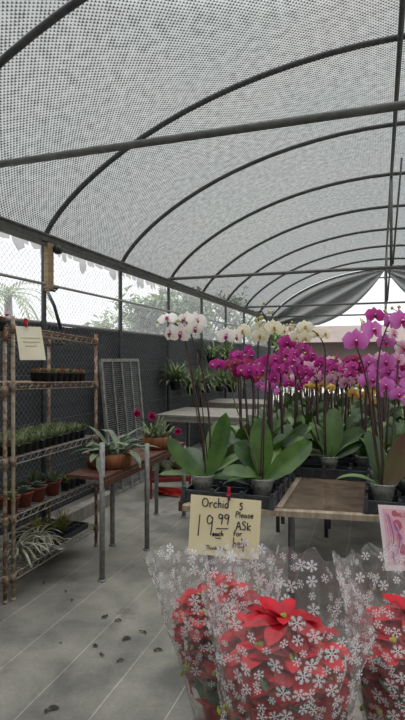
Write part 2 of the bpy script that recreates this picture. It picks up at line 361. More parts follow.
tag(b.build('floor', M['floor'], smooth=False), 'dusty grey weed-barrier cloth floor with pale seam lines', kind='structure')
tn = 0
def trim(bm, m, label, smooth=True):
    global tn; tn += 1
    return tag(bm.build('trim_%d' % tn, m, smooth=smooth), label, kind='structure')
for k, y in enumerate(HOOPY):
    b = MB(); pts = [(WX, y, 0), (WX, y, 1.2), (WX, y, EZ-.02)]+[(x, y, z) for x, z in AP[1:-1]]+[(RX, y, EZ-.02), (RX, y, 1.2), (RX, y, 0)]
    b.tube(pts, .024, 8)
    trim(b, M['hoop'] if k else M['galv'], 'bent steel pipe hoop of the shade house, %s from the front' % ORD[k+1])
b = MB(); b.tube([(RIDX, ROOFY0, archz(RIDX)-.045), (RIDX, ROOFY1+HS, archz(RIDX)-.045)], .02, 8); trim(b, M['hoop'], 'ridge pipe running along the top of the hoops')
for k in (4, 7, 10, 12):
    y = HOOPY[k]; b = MB(); b.tube([(WX, y-.03, 2.66), (RX, y-.03, 2.66)], .022, 8); trim(b, M['cross'], 'straight cross pipe at eave height, %s from the front' % ORD[{4: 1, 7: 2, 10: 3, 12: 4}[k]])
    if k > 4:
        b = MB(); b.tube([(RIDX, y-.03, 2.66), (RIDX, y-.03, archz(RIDX)-.02)], .018, 8)
        b.tube([(RIDX+.02, y-.03, 2.7), (RIDX+.1, y-HS*.45, archz(RIDX)-.05)], .012, 6)
        trim(b, M['cross'], 'upright pipe from cross pipe to ridge')
for side, x in ((1, WX+.03), (-1, RX-.03)):
    b = MB(); b.box((x+.015*side, (ROOFY0+ROOFY1)/2, EZ+.01), (.06, ROOFY1-ROOFY0, .05)); b.box((x+.025*side, (ROOFY0+ROOFY1)/2, EZ-.045), (.03, ROOFY1-ROOFY0, .025))
    b.tube([(x+.045*side, ROOFY0, EZ+.045), (x+.045*side, ROOFY1, EZ+.045)], .014, 8)
    trim(b, M['alu'], 'grey channel rail along the %s eave' % ('left' if side > 0 else 'right'), smooth=False)
b = MB(); b.tube([(WX+.045, ROOFY0, 2.17), (WX+.045, ROOFY1, 2.19)], .014, 6); trim(b, M['galv'], 'thin horizontal pipe halfway up the open wall')
# left wall: black cloth below 1.82, wrinkled
def wallfn(u, v):
    y = HOOPY[0]+(15.5-HOOPY[0])*u; z = 1.83*v
    return Vector((WX-.075+.012*noise.noise(Vector((y*1.5, z*3, 0))), y, z+(.03*noise.noise(Vector((y*1.2, 7, 0))) if v > .9 else 0)))
b = MB(); b.grid(wallfn, 120, 14); tag(b.build('wall_left', M['cloth']), 'black shade cloth wall behind chain link', kind='structure')
b = MB(); b.grid(lambda u, v: Vector((WX-.04+(RX-WX+.08)*u, HOOPY[0]-.06+.03*noise.noise(Vector((u*9, v*4, 2))), .01+(archz(WX-.0+(RX-WX)*u)+.02)*v)), 40, 10)
tag(b.build('wall_front_added', M['cloth']), 'unseen black cloth added behind the viewer to darken foreground reflections', kind='structure')  # unseen end wall, added to darken the foreground and the wrap reflections
b = MB(); b.box((WX-.035, 6.0, 1.83), (.025, 19, .03)); trim(b, M['galv'], 'rail along the top of the black cloth wall')
b = MB(); b.grid(lambda u, v: Vector((RX+.06, -1+16*u, .6*v)), 20, 4); tag(b.build('wall_right', M['cloth']), 'low black shade cloth skirt, unseen right side left open for more light', kind='structure')  # out of view; kept low so more sky light enters from the right
# chain link
b = MB(); H0, H1, Y0, Y1, P = .03, 2.5, 1.2, 14.6, .062
x = WX-.05; c = Y0-(H1-H0)
while c < Y1:
    for s in (1, -1):
        za, zb = H0, H1; ya = c; yb = c+(H1-H0)
        if ya < Y0: za += Y0-ya; ya = Y0
        if yb > Y1: zb -= yb-Y1; yb = Y1
        if zb > za:
            if s > 0: b.tube([(x, ya, za), (x, yb, zb)], 0.0014, 3, cap=False)
            else: b.tube([(x-.003, ya, H1-(za-H0)), (x-.003, yb, H1-(zb-H0))], 0.0014, 3, cap=False)
    c += P
for z in (.45, .9, 1.35): b.tube([(x+.006, Y0+i*.5, z+.012*R.uniform(-1, 1)) for i in range(27)], .002, 3)
tag(b.build('chain_link_fence', M['fence']), 'chain link wire fence along the whole left side', 'fence')
# pale net with a tear above the cloth
ha, hb = PD(57, 300, 5.0), PD(66, 300, 5.1)
def hy(px):
    u = (px-202.5)/FOC; return WX*(u*sin(TH)+cos(TH))/(u*cos(TH)-sin(TH))
ya, yb = hy(57), hy(66)
ys = sorted([1.0+.25*i for i in range(55)]+[ya+(yb-ya)*i/12 for i in range(13)])
b = MB()
for y0, y1 in zip(ys[:-1], ys[1:]):
    def hole(y):
        t = (y-ya)/(yb-ya)
        if t <= 0 or t >= 1: return (2.2, 2.2)
        w = sin(pi*t)**.8; return (2.2-.3*w*(.6+.4*t), 2.2+.27*w*(1-.3*t))
    xx = WX-.062
    for (a0, a1, c0, c1) in ((1.83, 1.83, hole(y0)[0], hole(y1)[0]), (hole(y0)[1], hole(y1)[1], EZ+.02, EZ+.02)):
        b.add([(xx, y0, a0), (xx, y1, a1), (xx, y1, c1), (xx, y0, c0)], [(0, 1, 2, 3)])
tag(b.build('insect_net', M['fnet']), 'pale translucent insect net with a torn slit, between eave and black cloth', 'net')
# torn fringe under the eave, one piece
b = MB(); y = 1.5
while y < 13.5:
    w = R.uniform(.07, .2); h = R.choice((.04, .05, .08, .10, .12, .15))*(1 if R.random() < .75 else .3)
    x0 = WX-.035+R.uniform(-.006, .006); y2 = y+w
    b.add([(x0, y, EZ+.01), (x0, y2, EZ+.01), (x0+.01, y2-.02*R.random(), EZ-.05-h*R.uniform(.5, .9)), (x0+.015, (y+y2)/2+R.uniform(-.03, .03), EZ-.05-h), (x0+.01, y+.02*R.random(), EZ-.05-h*R.uniform(.3, .8))], [(0, 1, 2, 3, 4)])
    y = y2-.005
tag(b.build('torn_shade_fringe', M['net_fringe'], smooth=False), 'ragged torn strip of grey shade cloth hanging under the left eave', 'shade cloth')
# timber block, black cap, diagonal brace on the second visible post
py = HOOPY[5]
t = thing('post_block', 'short pale timber block strapped to the wall post, round black cap beside it', 'timber block', (WX+.055, py, 2.14))
b = MB(); b.box((0, .0, .2), (.045, .09, .44)); b.build('block', M['wood'], t, smooth=False)
b = MB(); b.tube([(.03, .07, .37), (.075, .065, .37)], .042, 14); b.tube([(.075, .065, .37), (.085, .065, .37)], .03, 14); b.build('black_cap', M['black'], t)
b = MB(); b.tube([(0, .0, .0), (.04, .1, .02), (.05, .02, -.02), (-.03, -.05, 0)], .012, 6); b.build('strap', M['black'], t)
b = MB(); b.tube([PD(44, 284, 5.0), PD(54, 305, 4.95), PD(61, 329, 4.9)], .016, 6)
tag(b.build('brace_rod', M['black']), 'thin dark diagonal rod from wall post down behind wire shelf', 'rod')
# dark drapes closing the far end, parted in the middle
YE = HOOPY[12]-.02
def drape(side):
    xe = (WX+.02) if side < 0 else (RX-.02)
    A, B_, Cc = Vector((RIDX, 0, archz(RIDX)-.02)), Vector((RIDX+side*.75, 0, 2.72)), Vector((RIDX+side*1.8, 0, 2.42))
    def fn(u, v):
        t = 1-(1-u)**1.5 if u < 1 else 1; xt = RIDX+(xe-RIDX)*t; top = Vector((xt, 0, archz(xt)-.03))
        q = min(1, u/.75)
        bot = A*(1-q)**2+B_*2*q*(1-q)+Cc*q*q
        if u > .75: bot = Cc.lerp(Vector((xe, 0, 2.36)), (u-.75)/.25)
        p = top.lerp(bot, v); p.y = YE+.16*sin(v*pi*5)*min(1, u*3)+.35*v*min(1, u*2)
        return p
    return fn
for side in (-1, 1):
    b = MB(); b.grid(drape(side), 30, 30, 0, False, lambda u, v: (u*3, v*3))
    tag(b.build('end_drape', M['darkroof']), 'dark gathered shade drape on the %s half of the far end arch' % ('left' if side < 0 else 'right'), 'drape')
# ---------------------------------------------------------------- outside
bl = thing('building', 'low tan building with a brown roof beyond the open far end', 'building', (4, 30, 0))
b = MB(); b.box((0, 0, 1.2), (20, 5, 2.4)); b.build('wall', M['bldg'], bl, False)
b = MB(); b.add([(-10.4, -3, 2.3), (10.4, -3, 2.3), (10.4, 0, 3.3), (-10.4, 0, 3.3), (-10.4, 3, 2.3), (10.4, 3, 2.3)], [(0, 1, 2, 3), (3, 2, 5, 4), (0, 3, 4), (1, 5, 2), (0, 4, 5, 1)]); b.build('roof', M['bldgroof'], bl, False)
def tree(loc, h, cr, n, m, label, seed):
    r = random.Random(seed); t = thing('tree', label, 'tree', loc, 0, 'trees outside the left wall')
    b = MB(); b.tube([(0, 0, 0), (.05, .02, h*.4), (0, .05, h*.75)], [.12, .09, .03], 8)
    for _ in range(7):
        a = r.uniform(0, 6.3); b.tube([(0, 0, h*r.uniform(.3, .6)), (cos(a)*cr*.6, sin(a)*cr*.6, h*r.uniform(.6, .9))], [.045, .012], 5)
    b.build('trunk', M['trunk'], t)
    b = MB()
    cl = [Vector((r.uniform(-1, 1)*cr*.8, r.uniform(-1, 1)*cr*.8, h*r.uniform(.45, .95))) for _ in range(16)]
    for _ in range(n):
        c = r.choice(cl); p = c+Vector((r.gauss(0, 1), r.gauss(0, 1), r.gauss(0, .8)))*cr*.24
        b.leaf(p, r.uniform(0, 6.3), r.uniform(-.8, .8), .6, r.uniform(.18, .34), r.uniform(.09, .15), nu=2, nt=1)
    tag(b.build('crown', m, t), kind='stuff')
def atx(px, x):
    u = (px-202.5)/FOC; return (x, x*(u*sin(TH)+cos(TH))/(u*cos(TH)-sin(TH)), 0)
tree(atx(158, -6.2), 3.3, 1.1, 2600, M['tree1'], 'dense green tree seen through the net above the white orchid', 3)
tree(atx(128, -8.6), 3.2, .9, 1100, M['tree2'], 'pale small tree behind the fence, past the louvred panel', 4)
tree(atx(208, -6.5), 4.6, 1.4, 2600, M['tree1'], 'tall green tree behind the fence near the far hanging plants', 5)
tree(atx(100, -6.5), 2.3, .6, 500, M['tree2'], 'low pale bush-like tree just above the black cloth, beyond the wire shelf', 6)
for px, hh, lab in ((8, 2.75, 'palm outside behind the net at the far left edge'), (18, 2.45, 'shorter palm outside, just right of the taller palm')):
    t = thing('palm', lab, 'palm', atx(px, -5.6 if px < 10 else -7.6))
    b = MB(); b.tube([(0, 0, 0), (.05, 0, hh*.5), (0, 0, hh-.25)], [.09, .07, .06], 8); b.build('trunk', M['trunk'], t)
    for k in range(14):
        b = MB(); a = k*2.4; el = .9-.06*k
        for i in range(12):
            q = i/12; e = el-1.5*q*.6; p = Vector((cos(a)*cos(e), sin(a)*cos(e), sin(e)))*(.75*q)+Vector((0, 0, hh-.25))
            for sd in (-1, 1): b.leaf(p, a+sd*.7, e-.2, .5, .22, .03, nu=2, nt=1)
        b.build('frond', M['tree2'], t)

u = (272-202.5)/FOC; q = (RT*u+FW)*24; tree((q.x, q.y, 0), 3.4, 1.4, 1800, M['tree1'], 'dark green tree beyond the far end, behind the cream blooms', 268)
# ================================================================ LEFT SIDE: wire shelving
SX0, SX1, SY0, SY1 = -2.58, -2.14, 2.66, 3.65
LV = (1.70, 1.345, .88, .52, .165)
TILT = {1.70: -.05, 1.345: -.036}
def wire_shelf(z, w, d, m):
    b = MB(); k = TILT.get(z, 0)
    for zz in (z, z-.04):
        b.tube([(0, 0, zz), (w, 0, zz), (w, d, zz), (0, d, zz), (0, 0, zz)], .004, 5)
    for (ax, n, x0, x1, fix) in (('y', 26, 0, d, w), ('y', 26, 0, d, 0), ('x', 12, 0, w, 0), ('x', 12, 0, w, d)):
        pts = []
        for i in range(n+1):
            q = x0+(x1-x0)*i/n; zz = z if i % 2 else z-.04
            pts.append((fix, q, zz) if ax == 'y' else (q, fix, zz))
        b.tube(pts, .003, 4)
    for i in range(1, 34): b.tube([(0, d*i/34, z+.003), (w, d*i/34, z+.003)], .0022, 4)
    for q in (.25, .5, .75): b.tube([(w*q, 0, z-.003), (w*q, d, z-.003)], .003, 4)
    b.v = [(p[0], p[1], p[2]+k*p[1]) for p in b.v]
    return b
def shelving(x0, y0, w, d, label, group, mats=('rustpost', 'palepost')):
    t = thing('wire_shelving', label, 'shelving', (x0, y0, 0), 0, group)
    for k, (px, pyy) in enumerate(((0, 0), (w, 0), (w, d), (0, d))):
        b = MB(); pr = []
        z = .02
        b.tube([(px, pyy, 0), (px, pyy, .02)], .015, 10); b.tube([(px, pyy, .02), (px, pyy, 1.76 if pyy == 0 else 1.69)], .0125, 10)
        while z < 1.66: b.tube([(px, pyy, z), (px, pyy, z+.004)], .0138, 10); z += .05
        b.build('post', M[mats[1] if k == 1 else mats[0]], t)
    for z in LV:
        s = wire_shelf(z, w, d, None).build('shelf', M['rust'] if z > 1 else M['zinc'], t)
        for px, pyy in ((0, 0), (w, 0), (w, d), (0, d)): b = MB(); b.lathe([(.0145, z-.05), (.021, z-.05), (.019, z+.01), (.0145, z+.01)], (px, pyy, TILT.get(z, 0)*pyy), 10); b.build('collar', M['rust'], s)
    return t
shelving(SX0, SY0, SX1-SX0, SY1-SY0, 'rusty wire shelving unit holding trays of succulents by the fence', 'wire shelving units')
shelving(SX0-.02, SY0-.98, SX1-SX0, .93, 'rusty wire shelving at the left edge, only its corner post in the picture', 'wire shelving units', ('rustpost', 'rustpost'))
# cream notice on the shelf
t = thing('paper_notice', 'blank-looking cream paper with faded writing pegged to the wire shelf', 'notice', PD(31, 344, 3.1))
def quadsheet(corners, th=.0012):
    c = [Vector(p) for p in corners]; n = (c[1]-c[0]).cross(c[3]-c[0]).normalized()*th
    vs = c+[p-n for p in c]
    return vs, [(0, 1, 2, 3), (7, 6, 5, 4), (0, 4, 5, 1), (1, 5, 6, 2), (2, 6, 7, 3), (3, 7, 4, 0)]
Zs = 3.12
org = t.location.copy()
cn = [PD(20, 360, Zs)-org, PD(46, 360, Zs+.05)-org, PD(41, 327, Zs+.07)-org, PD(15.5, 326, Zs+.02)-org]
b = MB(); b.add(*quadsheet(cn)); b.build('sheet', M['paper2'], t, False)
b = MB()
for r_, (u0, u1, v) in enumerate(((.14, .9, .66), (.2, .86, .54), (.28, .74, .42))):
    n = int((u1-u0)*26); pts = []
    for i in range(n+1):
        u = u0+(u1-u0)*i/n; vv = v+.022*(-1)**i*R.uniform(.3, 1)
        p = cn[0].lerp(cn[1], u).lerp(cn[3].lerp(cn[2], u), vv)-FW*.002; pts.append(p)
    b.tube(pts, .0016, 4)
b.build('faded_writing', M['faint'], t)
b = MB(); cc = PD(26.5, 323, Zs+.03)-org; b.box(cc, (.012, .02, .05), TH); b.box(cc+Vector((0, -.012, .012)), (.014, .01, .03), TH); b.tube([cc+Vector((-.008, -.012, 0)), cc+Vector((.008, -.012, 0))], .006, 8)
b.build('clothespin', M['pinclip'], t, False)
# ---- pots on the shelves
def pot_mesh(r0, r1, h, sq=True, n=16, soilz=.82):
    b = MB(); b.lathe([(0.001, 0), (r0, 0), (r1, h*.86), (r1*1.08, h*.86), (r1*1.08, h), (r1*.98, h), (r0*.9+r1*.08, h*soilz*.9)], n=n, sq=sq); return b
def tuft_mesh(n, L0, L1, wd, r, el=(.7, 1.5), bend=(.2, 1.2), nu=3, seed=1, mi=1):
    rr = random.Random(seed); b = MB()
    for _ in range(n):
        a = rr.uniform(0, 6.3); q = r*sqrt(rr.random()); aa = rr.uniform(0, 6.3)
        b.leaf((q*cos(aa), q*sin(aa), 0), a, rr.uniform(*el), rr.uniform(*bend), rr.uniform(L0, L1), wd*rr.uniform(.7, 1.2), mi=rr.randrange(mi), nu=nu, nt=1)
    return b
def rosette_mesh(n, L_, wd, seed=1):
    rr = random.Random(seed); b = MB()
    for i in range(n):
        q = i/n; b.leaf((0, 0, .012*(1-q)), i*2.4, 1.35-1.15*q, .1+.25*q, L_*(.35+.65*q), wd*(.5+.5*q), nu=4, nt=2, fold=.5, tip=.4, root=.5)
    return b
def potted(name, label, cat, loc, potme, soil, plantme, group, rz=0., pz=.06, plantname='foliage', sc=1.):
    t = thing(name, label, cat, loc, rz, group); t.scale = (sc,)*3
    link_mesh('pot', potme, t)
    if soil: link_mesh('soil', soil, t)
    p = link_mesh(plantname, plantme, t, Matrix.Translation((0, 0, pz)))
    return t
sqpot = pot_mesh(.026, .034, .065).mesh('pot', [M['black']])
sqsoil = MB(); sqsoil.disc((0, 0, .056), .034, sq=True); sqsoil = sqsoil.mesh('soil', [M['soil']])
redpot = pot_mesh(.036, .05, .09, False, 18).mesh('pot', [M['terra']])
redsoil = MB(); redsoil.disc((0, 0, .078), .047); redsoil = redsoil.mesh('soil', [M['soil']])
seed_red = [tuft_mesh(60, .02, .05, .012, .03, seed=s, mi=2).mesh('foliage', [M['seedred'], M['seedgreen']]) for s in (1, 2, 3)]
seed_grn = [tuft_mesh(80, .03, .075, .009, .034, el=(.5, 1.5), bend=(.1, 1.4), seed=s, mi=3).mesh('foliage', [M['seedgreen'], M['seedgrey'], M['seedgreen']]) for s in (4, 5, 6)]
# level 2: seedling tray row
for row in range(2):
    for i in range(7):
        y = 3.06+.074*i; x = SX1-.05-.08*row
        if row and i > 5: continue
        potted('seedling_pot', 'reddish seedling pot on the upper shelf, %s row, %s from near end' % (('front', 'back')[row], ORD[i+1]), 'seedling', (x, y, LV[1]+.007+TILT[LV[1]]*(y-SY0)), sqpot, sqsoil, seed_red[i % 3], 'reddish seedlings on the upper wire shelf', R.uniform(-.1, .1), .055)
# level 3
for row in range(4):
    for i in range(12):
        y = SY0+.04+.0725*i; x = SX1-.045-.085*row
        potted('seedling_pot', 'mossy green seedling pot on the middle shelf, %s row, %s from near end' % (('front', 'second', 'third', 'back')[row], ORD[i+1]), 'seedling', (x, y, LV[2]+.006), sqpot, sqsoil, seed_grn[(i+row) % 3], 'mossy green seedlings on the middle wire shelf', R.uniform(-.2, .2), .055, sc=1.05)
# level 4 succulents
rosG = [rosette_mesh(22, .075, .03, s).mesh('rosette', [M['succ']]) for s in (1, 2)]
rosL = rosette_mesh(26, .07, .02, 3).mesh('rosette', [M['succlight']])
bro = tuft_mesh(26, .04, .07, .016, .03, seed=9, mi=2).mesh('foliage', [M['succbronze'], M['succlight']])
spik = tuft_mesh(34, .07, .12, .014, .03, el=(.5, 1.4), bend=(0, .6), seed=10, mi=2).mesh('foliage', [M['seedgreen'], M['succ']])
names4 = [(.055, rosL, 'lime green rosette succulent in a brick red pot, nearest on its shelf'), (.19, rosG[0], 'grey green rosette succulent in a red pot, second along its shelf'), (.33, rosG[1], 'large grey rosette succulent in a red pot, third along its shelf'), (.50, spik, 'spiky dark green succulent in a red pot, before the small black pots')]
for dy, me, lab in names4:
    potted('potted_succulent', lab, 'succulent', (SX1-.065, SY0+dy, LV[3]+.006), redpot, redsoil, me, 'red-potted succulents on the fourth shelf', R.uniform(0, 6), .08, 'rosette', 1.12)
for i in range(5):
    me = (rosG[i % 2], spik, rosG[1], spik, rosG[0])[i]
    potted('potted_succulent', 'red-potted succulent in the back row of its shelf, %s from near end' % ORD[i+1], 'succulent', (SX1-.2, SY0+.08+.13*i, LV[3]+.006), redpot, redsoil, me, 'back row succulents on the fourth shelf', R.uniform(0, 6), .08, 'rosette', 1.05)
for i in range(4):
    potted('potted_succulent', 'tiny bronze succulent in a black pot at the far end, %s of four' % ORD[i+1], 'succulent', (SX1-.05, SY0+.64+.073*i, LV[3]+.006), sqpot, sqsoil, bro, 'bronze succulents in small black pots', R.uniform(0, 6), .055)
# level 5 air plants, tufts, black grid trays
for k, (dy, sc) in enumerate(((.2, 1.0), (.42, .8))):
    rr = random.Random(20+k); b = MB()
    for _ in range(46): b.leaf((rr.gauss(0, .02), rr.gauss(0, .02), .03), rr.gauss(-.9, 1.5), rr.uniform(.35, 1.3), rr.uniform(1.3, 2.7), rr.uniform(.2, .34)*sc, .015, nu=9, nt=1, root=.9, tip=.3)
    for v in range(len(b.v)):
        p = b.v[v]
        if p[2] < .008: b.v[v] = (p[0], p[1], .008+.02*rr.random())
    tag(b.build('air_plant', M['airpl'], loc=(SX1-.13, SY0+dy, LV[4]+.02)), ('large silvery air plant spilling over the bottom shelf near the post', 'smaller silvery air plant with curled blades, beside the larger one')[k], 'air plant', 'silvery air plants on the bottom shelf')
for k, (dx, dy) in enumerate(((-.2, .5), (-.1, .68))):
    b = tuft_mesh(110, .1, .2, .005, .02, el=(.5, 1.55), bend=(.1, .9), nu=4, seed=30+k)
    tag(b.build('grass_tuft', M['tuft'], loc=(SX1+dx, SY0+dy, LV[4]+.05)), ('yellow green tuft behind the air plants on the bottom shelf', 'upright yellow green tuft on the black tray of the bottom shelf')[k], 'air plant', 'yellow green tufts on the bottom shelf')
def grid_tray(w, d, h, nx, ny):
    b = MB()
    for i in range(nx+1): b.box((w*i/nx, d/2, h/2), (.006, d, h))
    for j in range(ny+1): b.box((w/2, d*j/ny, h/2), (w, .006, h))
    b.box((w/2, d/2, .003), (w, d, .006)); return b
t = tag(grid_tray(.4, .42, .04, 6, 6).build('plant_tray', M['tray'], smooth=False, loc=(SX0+.02, SY0+.48, LV[4]+.006)), 'black gridded plant tray on the bottom wire shelf', 'tray')
# pink flowers on top of left shelf
for i in range(3):
    b = tuft_mesh(26, .03, .08, .02, .03, seed=40+i); tt = potted('flower_pot', 'crimson pink flower pot on top of the left shelving, %s from its corner post' % ORD[3-i], 'flower', (SX1-.05, SY0-.27+.1*i, LV[0]+.006+TILT[LV[0]]*(.71+.1*i)), sqpot, sqsoil, b.mesh('foliage', [M['grassy']]), 'pink flowers on top of the left shelving', 0, .055)
    b = MB(); rr = random.Random(i)
    for _ in range(9):
        p = (rr.gauss(0, .025), rr.gauss(0, .03), rr.uniform(.07, .11))
        for k in range(5): b.leaf(p, k*1.26, .5, .6, .022, .02, nu=3, nt=1)
    b.build('blossoms', M['pinkred'], tt)

# ================================================================ narrow bench with wood planters
l1, l2 = PZ(100.5, 581, 0), PZ(145.5, 550, 0)
bx1 = (l1.x+l2.x)/2+.012; bx0 = bx1-.3; by0 = l1.y-.01; by1 = 4.62
t = thing('plant_bench', 'narrow pipe-legged bench with a reddish plank top beside the wire shelf', 'bench', ((bx0+bx1)/2, by0, 0))
def rel(p, t): return Vector(p)-t.location
BZ = .70
b = MB()
for i in range(3): b.box(rel((bx0+.15+(i-1)*.1, (by0+by1)/2, BZ-.012), t), (.096, by1-by0, .024))
b.build('plank_top', M['redwood'], t, False)
for (px, pyy, h) in ((l1.x, l1.y, .93), (l2.x, l2.y, .83), (bx1, by1-.05, BZ-.025), (bx0+.02, l2.y, BZ-.025), (bx0+.02, by1-.05, BZ-.025)):
    b = MB(); q = rel((px, pyy, 0), t); off = .012 if h > .75 else 0
    b.tube([q+Vector((off, 0, 0)), q+Vector((off, 0, h))], .019, 10); b.tube([q+Vector((off, 0, 0)), q+Vector((off, 0, .012))], .03, 10); b.build('leg', M['galv'], t)
b = MB(); b.box(rel((bx1+.004, (by0+by1)/2, BZ-.045), t), (.012, by1-by0, .04)); b.build('edge_rail', M['redwood'], t, False)
def planter(loc, r, h, label, seed):
    t = thing('wood_planter', label, 'planter', loc, 0, 'round wooden planters on the narrow bench')
    b = MB(); b.lathe([(.001, 0), (r*.94, 0), (r, h*.5), (r*1.02, h), (r*.9, h), (r*.88, h*.8)], n=30); b.build('planter_shell', M['bark'], t)
    b = MB(); b.disc((0, 0, h*.85), r*.89, 24); b.build('soil', M['soil'], t)
    return t
P1 = Vector(((bx0+bx1)/2+.0, 3.42, BZ)); P2 = Vector(((bx0+bx1)/2+.03, 4.22, BZ))
t = planter(P1, .165, .105, 'round wooden planter of grey green strap leaves, nearer on the narrow bench', 1)
rr = random.Random(5); b = MB()
for i in range(34): b.leaf((rr.gauss(0, .06), rr.gauss(0, .06), .09), i*2.4, rr.uniform(.25, 1.1), rr.uniform(.6, 1.6), rr.uniform(.2, .33), rr.uniform(.04, .058), nu=6, nt=2)
b.build('strap_leaves', M['strap'], t)
t = planter(P2, .125, .11, 'smaller round wooden planter with magenta flowers, farther on the narrow bench', 2)
b = tuft_mesh(60, .1, .24, .02, .08, el=(.5, 1.4), bend=(.2, 1.2), nu=5, seed=51, mi=2)
b.build('foliage', [M['grassy'], M['seedgrey']], t, loc=(0, 0, .08))
def pompom(b, c, r, seed):
    q = random.Random(seed)
    for i in range(46): b.leaf(c, i*2.4, 1.5-2.2*i/46, .4, r*q.uniform(.8, 1.1), r*.55, nu=3, nt=1)
for k, (px, pyy, Z, r) in enumerate(((137, 414, 4.15, .042), (152, 417, 4.4, .047), (178, 432, 4.5, .038))):
    c = PD(px, pyy, Z)-P2; b = MB(); b.tube([(0, 0, .1), c*.6+Vector((0, 0, .06)), c], .003, 5); b.build('flower_stem', M['stemgreen'], t)
    b = MB(); pompom(b, c, r, k); b.build('magenta_bloom', M['mag'], t)
# louvred panel leaning on the wall
pa, pb = -2.80, -2.80
t = thing('louvred_panel', 'tall grey metal panel of fine louvres leaning against the fence', 'panel', (-2.72, 4.98, 0)); t.rotation_euler = (0, radians(-5.5), 0)
W_, H_ = .9, 1.48
b = MB()
for yy in (0, W_): b.box((0, yy, H_/2), (.03, .035, H_))
for zz in (.02, H_*.36, H_): b.box((0, W_/2, zz), (.03, W_+.03, .035))
b.build('frame', M['panelmetal'], t, False)
b = MB()
for yy in (W_*.25, W_*.5, W_*.75): b.box((.012, yy, H_/2), (.014, .022, H_))
b.build('bars', M['panelmetal'], t, False)
b = MB(); n = 60
for i in range(n): b.box((-.004, W_/2, .04+(H_-.06)*i/n), (.012, W_, .004), rot=Matrix.Rotation(.5, 3, 'Y'))
b.build('louvres', M['fence'], t, False)
b = MB(); b.box((-2.64, 4.0, .06), (.1, 1.6, .12)); tag(b.build('timber_beam', M['graywood'], smooth=False), 'grey timber beam on the floor behind the wire shelf', 'timber')
# red plant stand behind
a0, a1 = PZ(151, 499, 0), PZ(187, 497, 0)
t = thing('plant_stand', 'low red metal two-tier plant stand behind the narrow bench', 'plant stand', a0, 0)
w = .42; d = .4; dirx = (a1-a0).normalized(); diry = Vector((-dirx.y, dirx.x, 0))
for (i, j) in ((0, 0), (1, 0), (1, 1), (0, 1)):
    b = MB(); q = dirx*w*i+diry*d*j; b.box(q+Vector((0, 0, .26)), (.022, .022, .52), math.atan2(dirx.y, dirx.x)); b.build('leg', M['redmetal'], t, False)
for z in (.5, .2):
    b = MB()
    az = math.atan2(dirx.y, dirx.x); ce = dirx*w/2+diry*d/2
    for i in range(9): b.box(dirx*w/2+diry*(d*i/8)+Vector((0, 0, z)), (w, .022, .008), az)
    for j in (0, 1): b.box(dirx*(w*j)+diry*d/2+Vector((0, 0, z-.01)), (.02, d, .025), az); b.box(dirx*w/2+diry*(d*j)+Vector((0, 0, z-.01)), (w, .02, .04), az)
    b.build('shelf', M['redmetal'], t, False)
ce = a0+dirx*w/2+diry*d/2
for i, (q, lab) in enumerate(((-.1, 'small leafy plant in a black pot on the left of the red stand'), (.1, 'small leafy plant in a black pot on the right of the red stand'))):
    potted('potted_plant', lab, 'plant', ce+dirx*q+Vector((0, 0, .205)), redpot if i else sqpot, None, tuft_mesh(40, .08, .15, .03, .04, el=(.3, 1.3), seed=60+i, mi=2).mesh('foliage', [M['grassy'], M['seedgreen']]), 'plants on the red stand', 0, .06)
for i, (q, lab) in enumerate(((-.08, 'reddish seedling pot on top of the red stand, left'), (.08, 'reddish seedling pot on top of the red stand, right'))):
    potted('seedling_pot', lab, 'seedling', ce+dirx*q+Vector((0, 0, .505)), sqpot, sqsoil, seed_red[i], 'seedling pots on top of the red stand', 0, .055)
b = MB(); c = PZ(170, 495, 0); rr = random.Random(3)
for k in range(5):
    pts = [c+Vector((rr.uniform(-.2, .2), rr.uniform(-.1, .1), 0)) for _ in range(5)]; pts = [Vector((p.x, p.y, .02+.03*rr.random())) for p in pts]
    b.tube(pts, .018, 6)
tag(b.build('ribbon_heap', M['redcloth']), 'crumpled bright red ribbon on the floor under the red stand', 'ribbon')
# far grey plank table + narrower bench behind
def plank_table(c, w, d, h, label, rz=0.):
    t = thing('plank_table', label, 'table', (c[0], c[1], 0), rz, 'grey plank tables at the back left')
    b = MB()
    n = 5
    for i in range(n): b.box((0, -d/2+d*(i+.5)/n, h-.015), (w, d/n-.012, .03))
    b.build('tabletop', M['graywood'], t, False)
    for sx in (-1, 1):
        for sy in (-1, 1):
            b = MB(); b.tube([(sx*(w/2-.08), sy*(d/2-.08), 0), (sx*(w/2-.08), sy*(d/2-.08), h-.03)], .025, 8); b.build('leg', M['galv'], t)
    for sy in (-1, 1): b = MB(); b.box((0, sy*(d/2-.03), h-.06), (w-.04, .03, .06)); b.build('apron', M['graywood'], t, False)
    return t
ta = PZ(160, 417, .76); tb = PZ(214, 417, .76)
plank_table((-2.08, 6.8), 1.4, 1.1, .76, 'grey weathered plank table behind the left white orchid')
plank_table((-2.1, 8.7), 1.4, .9, .76, 'farther grey plank table under the hanging plants')
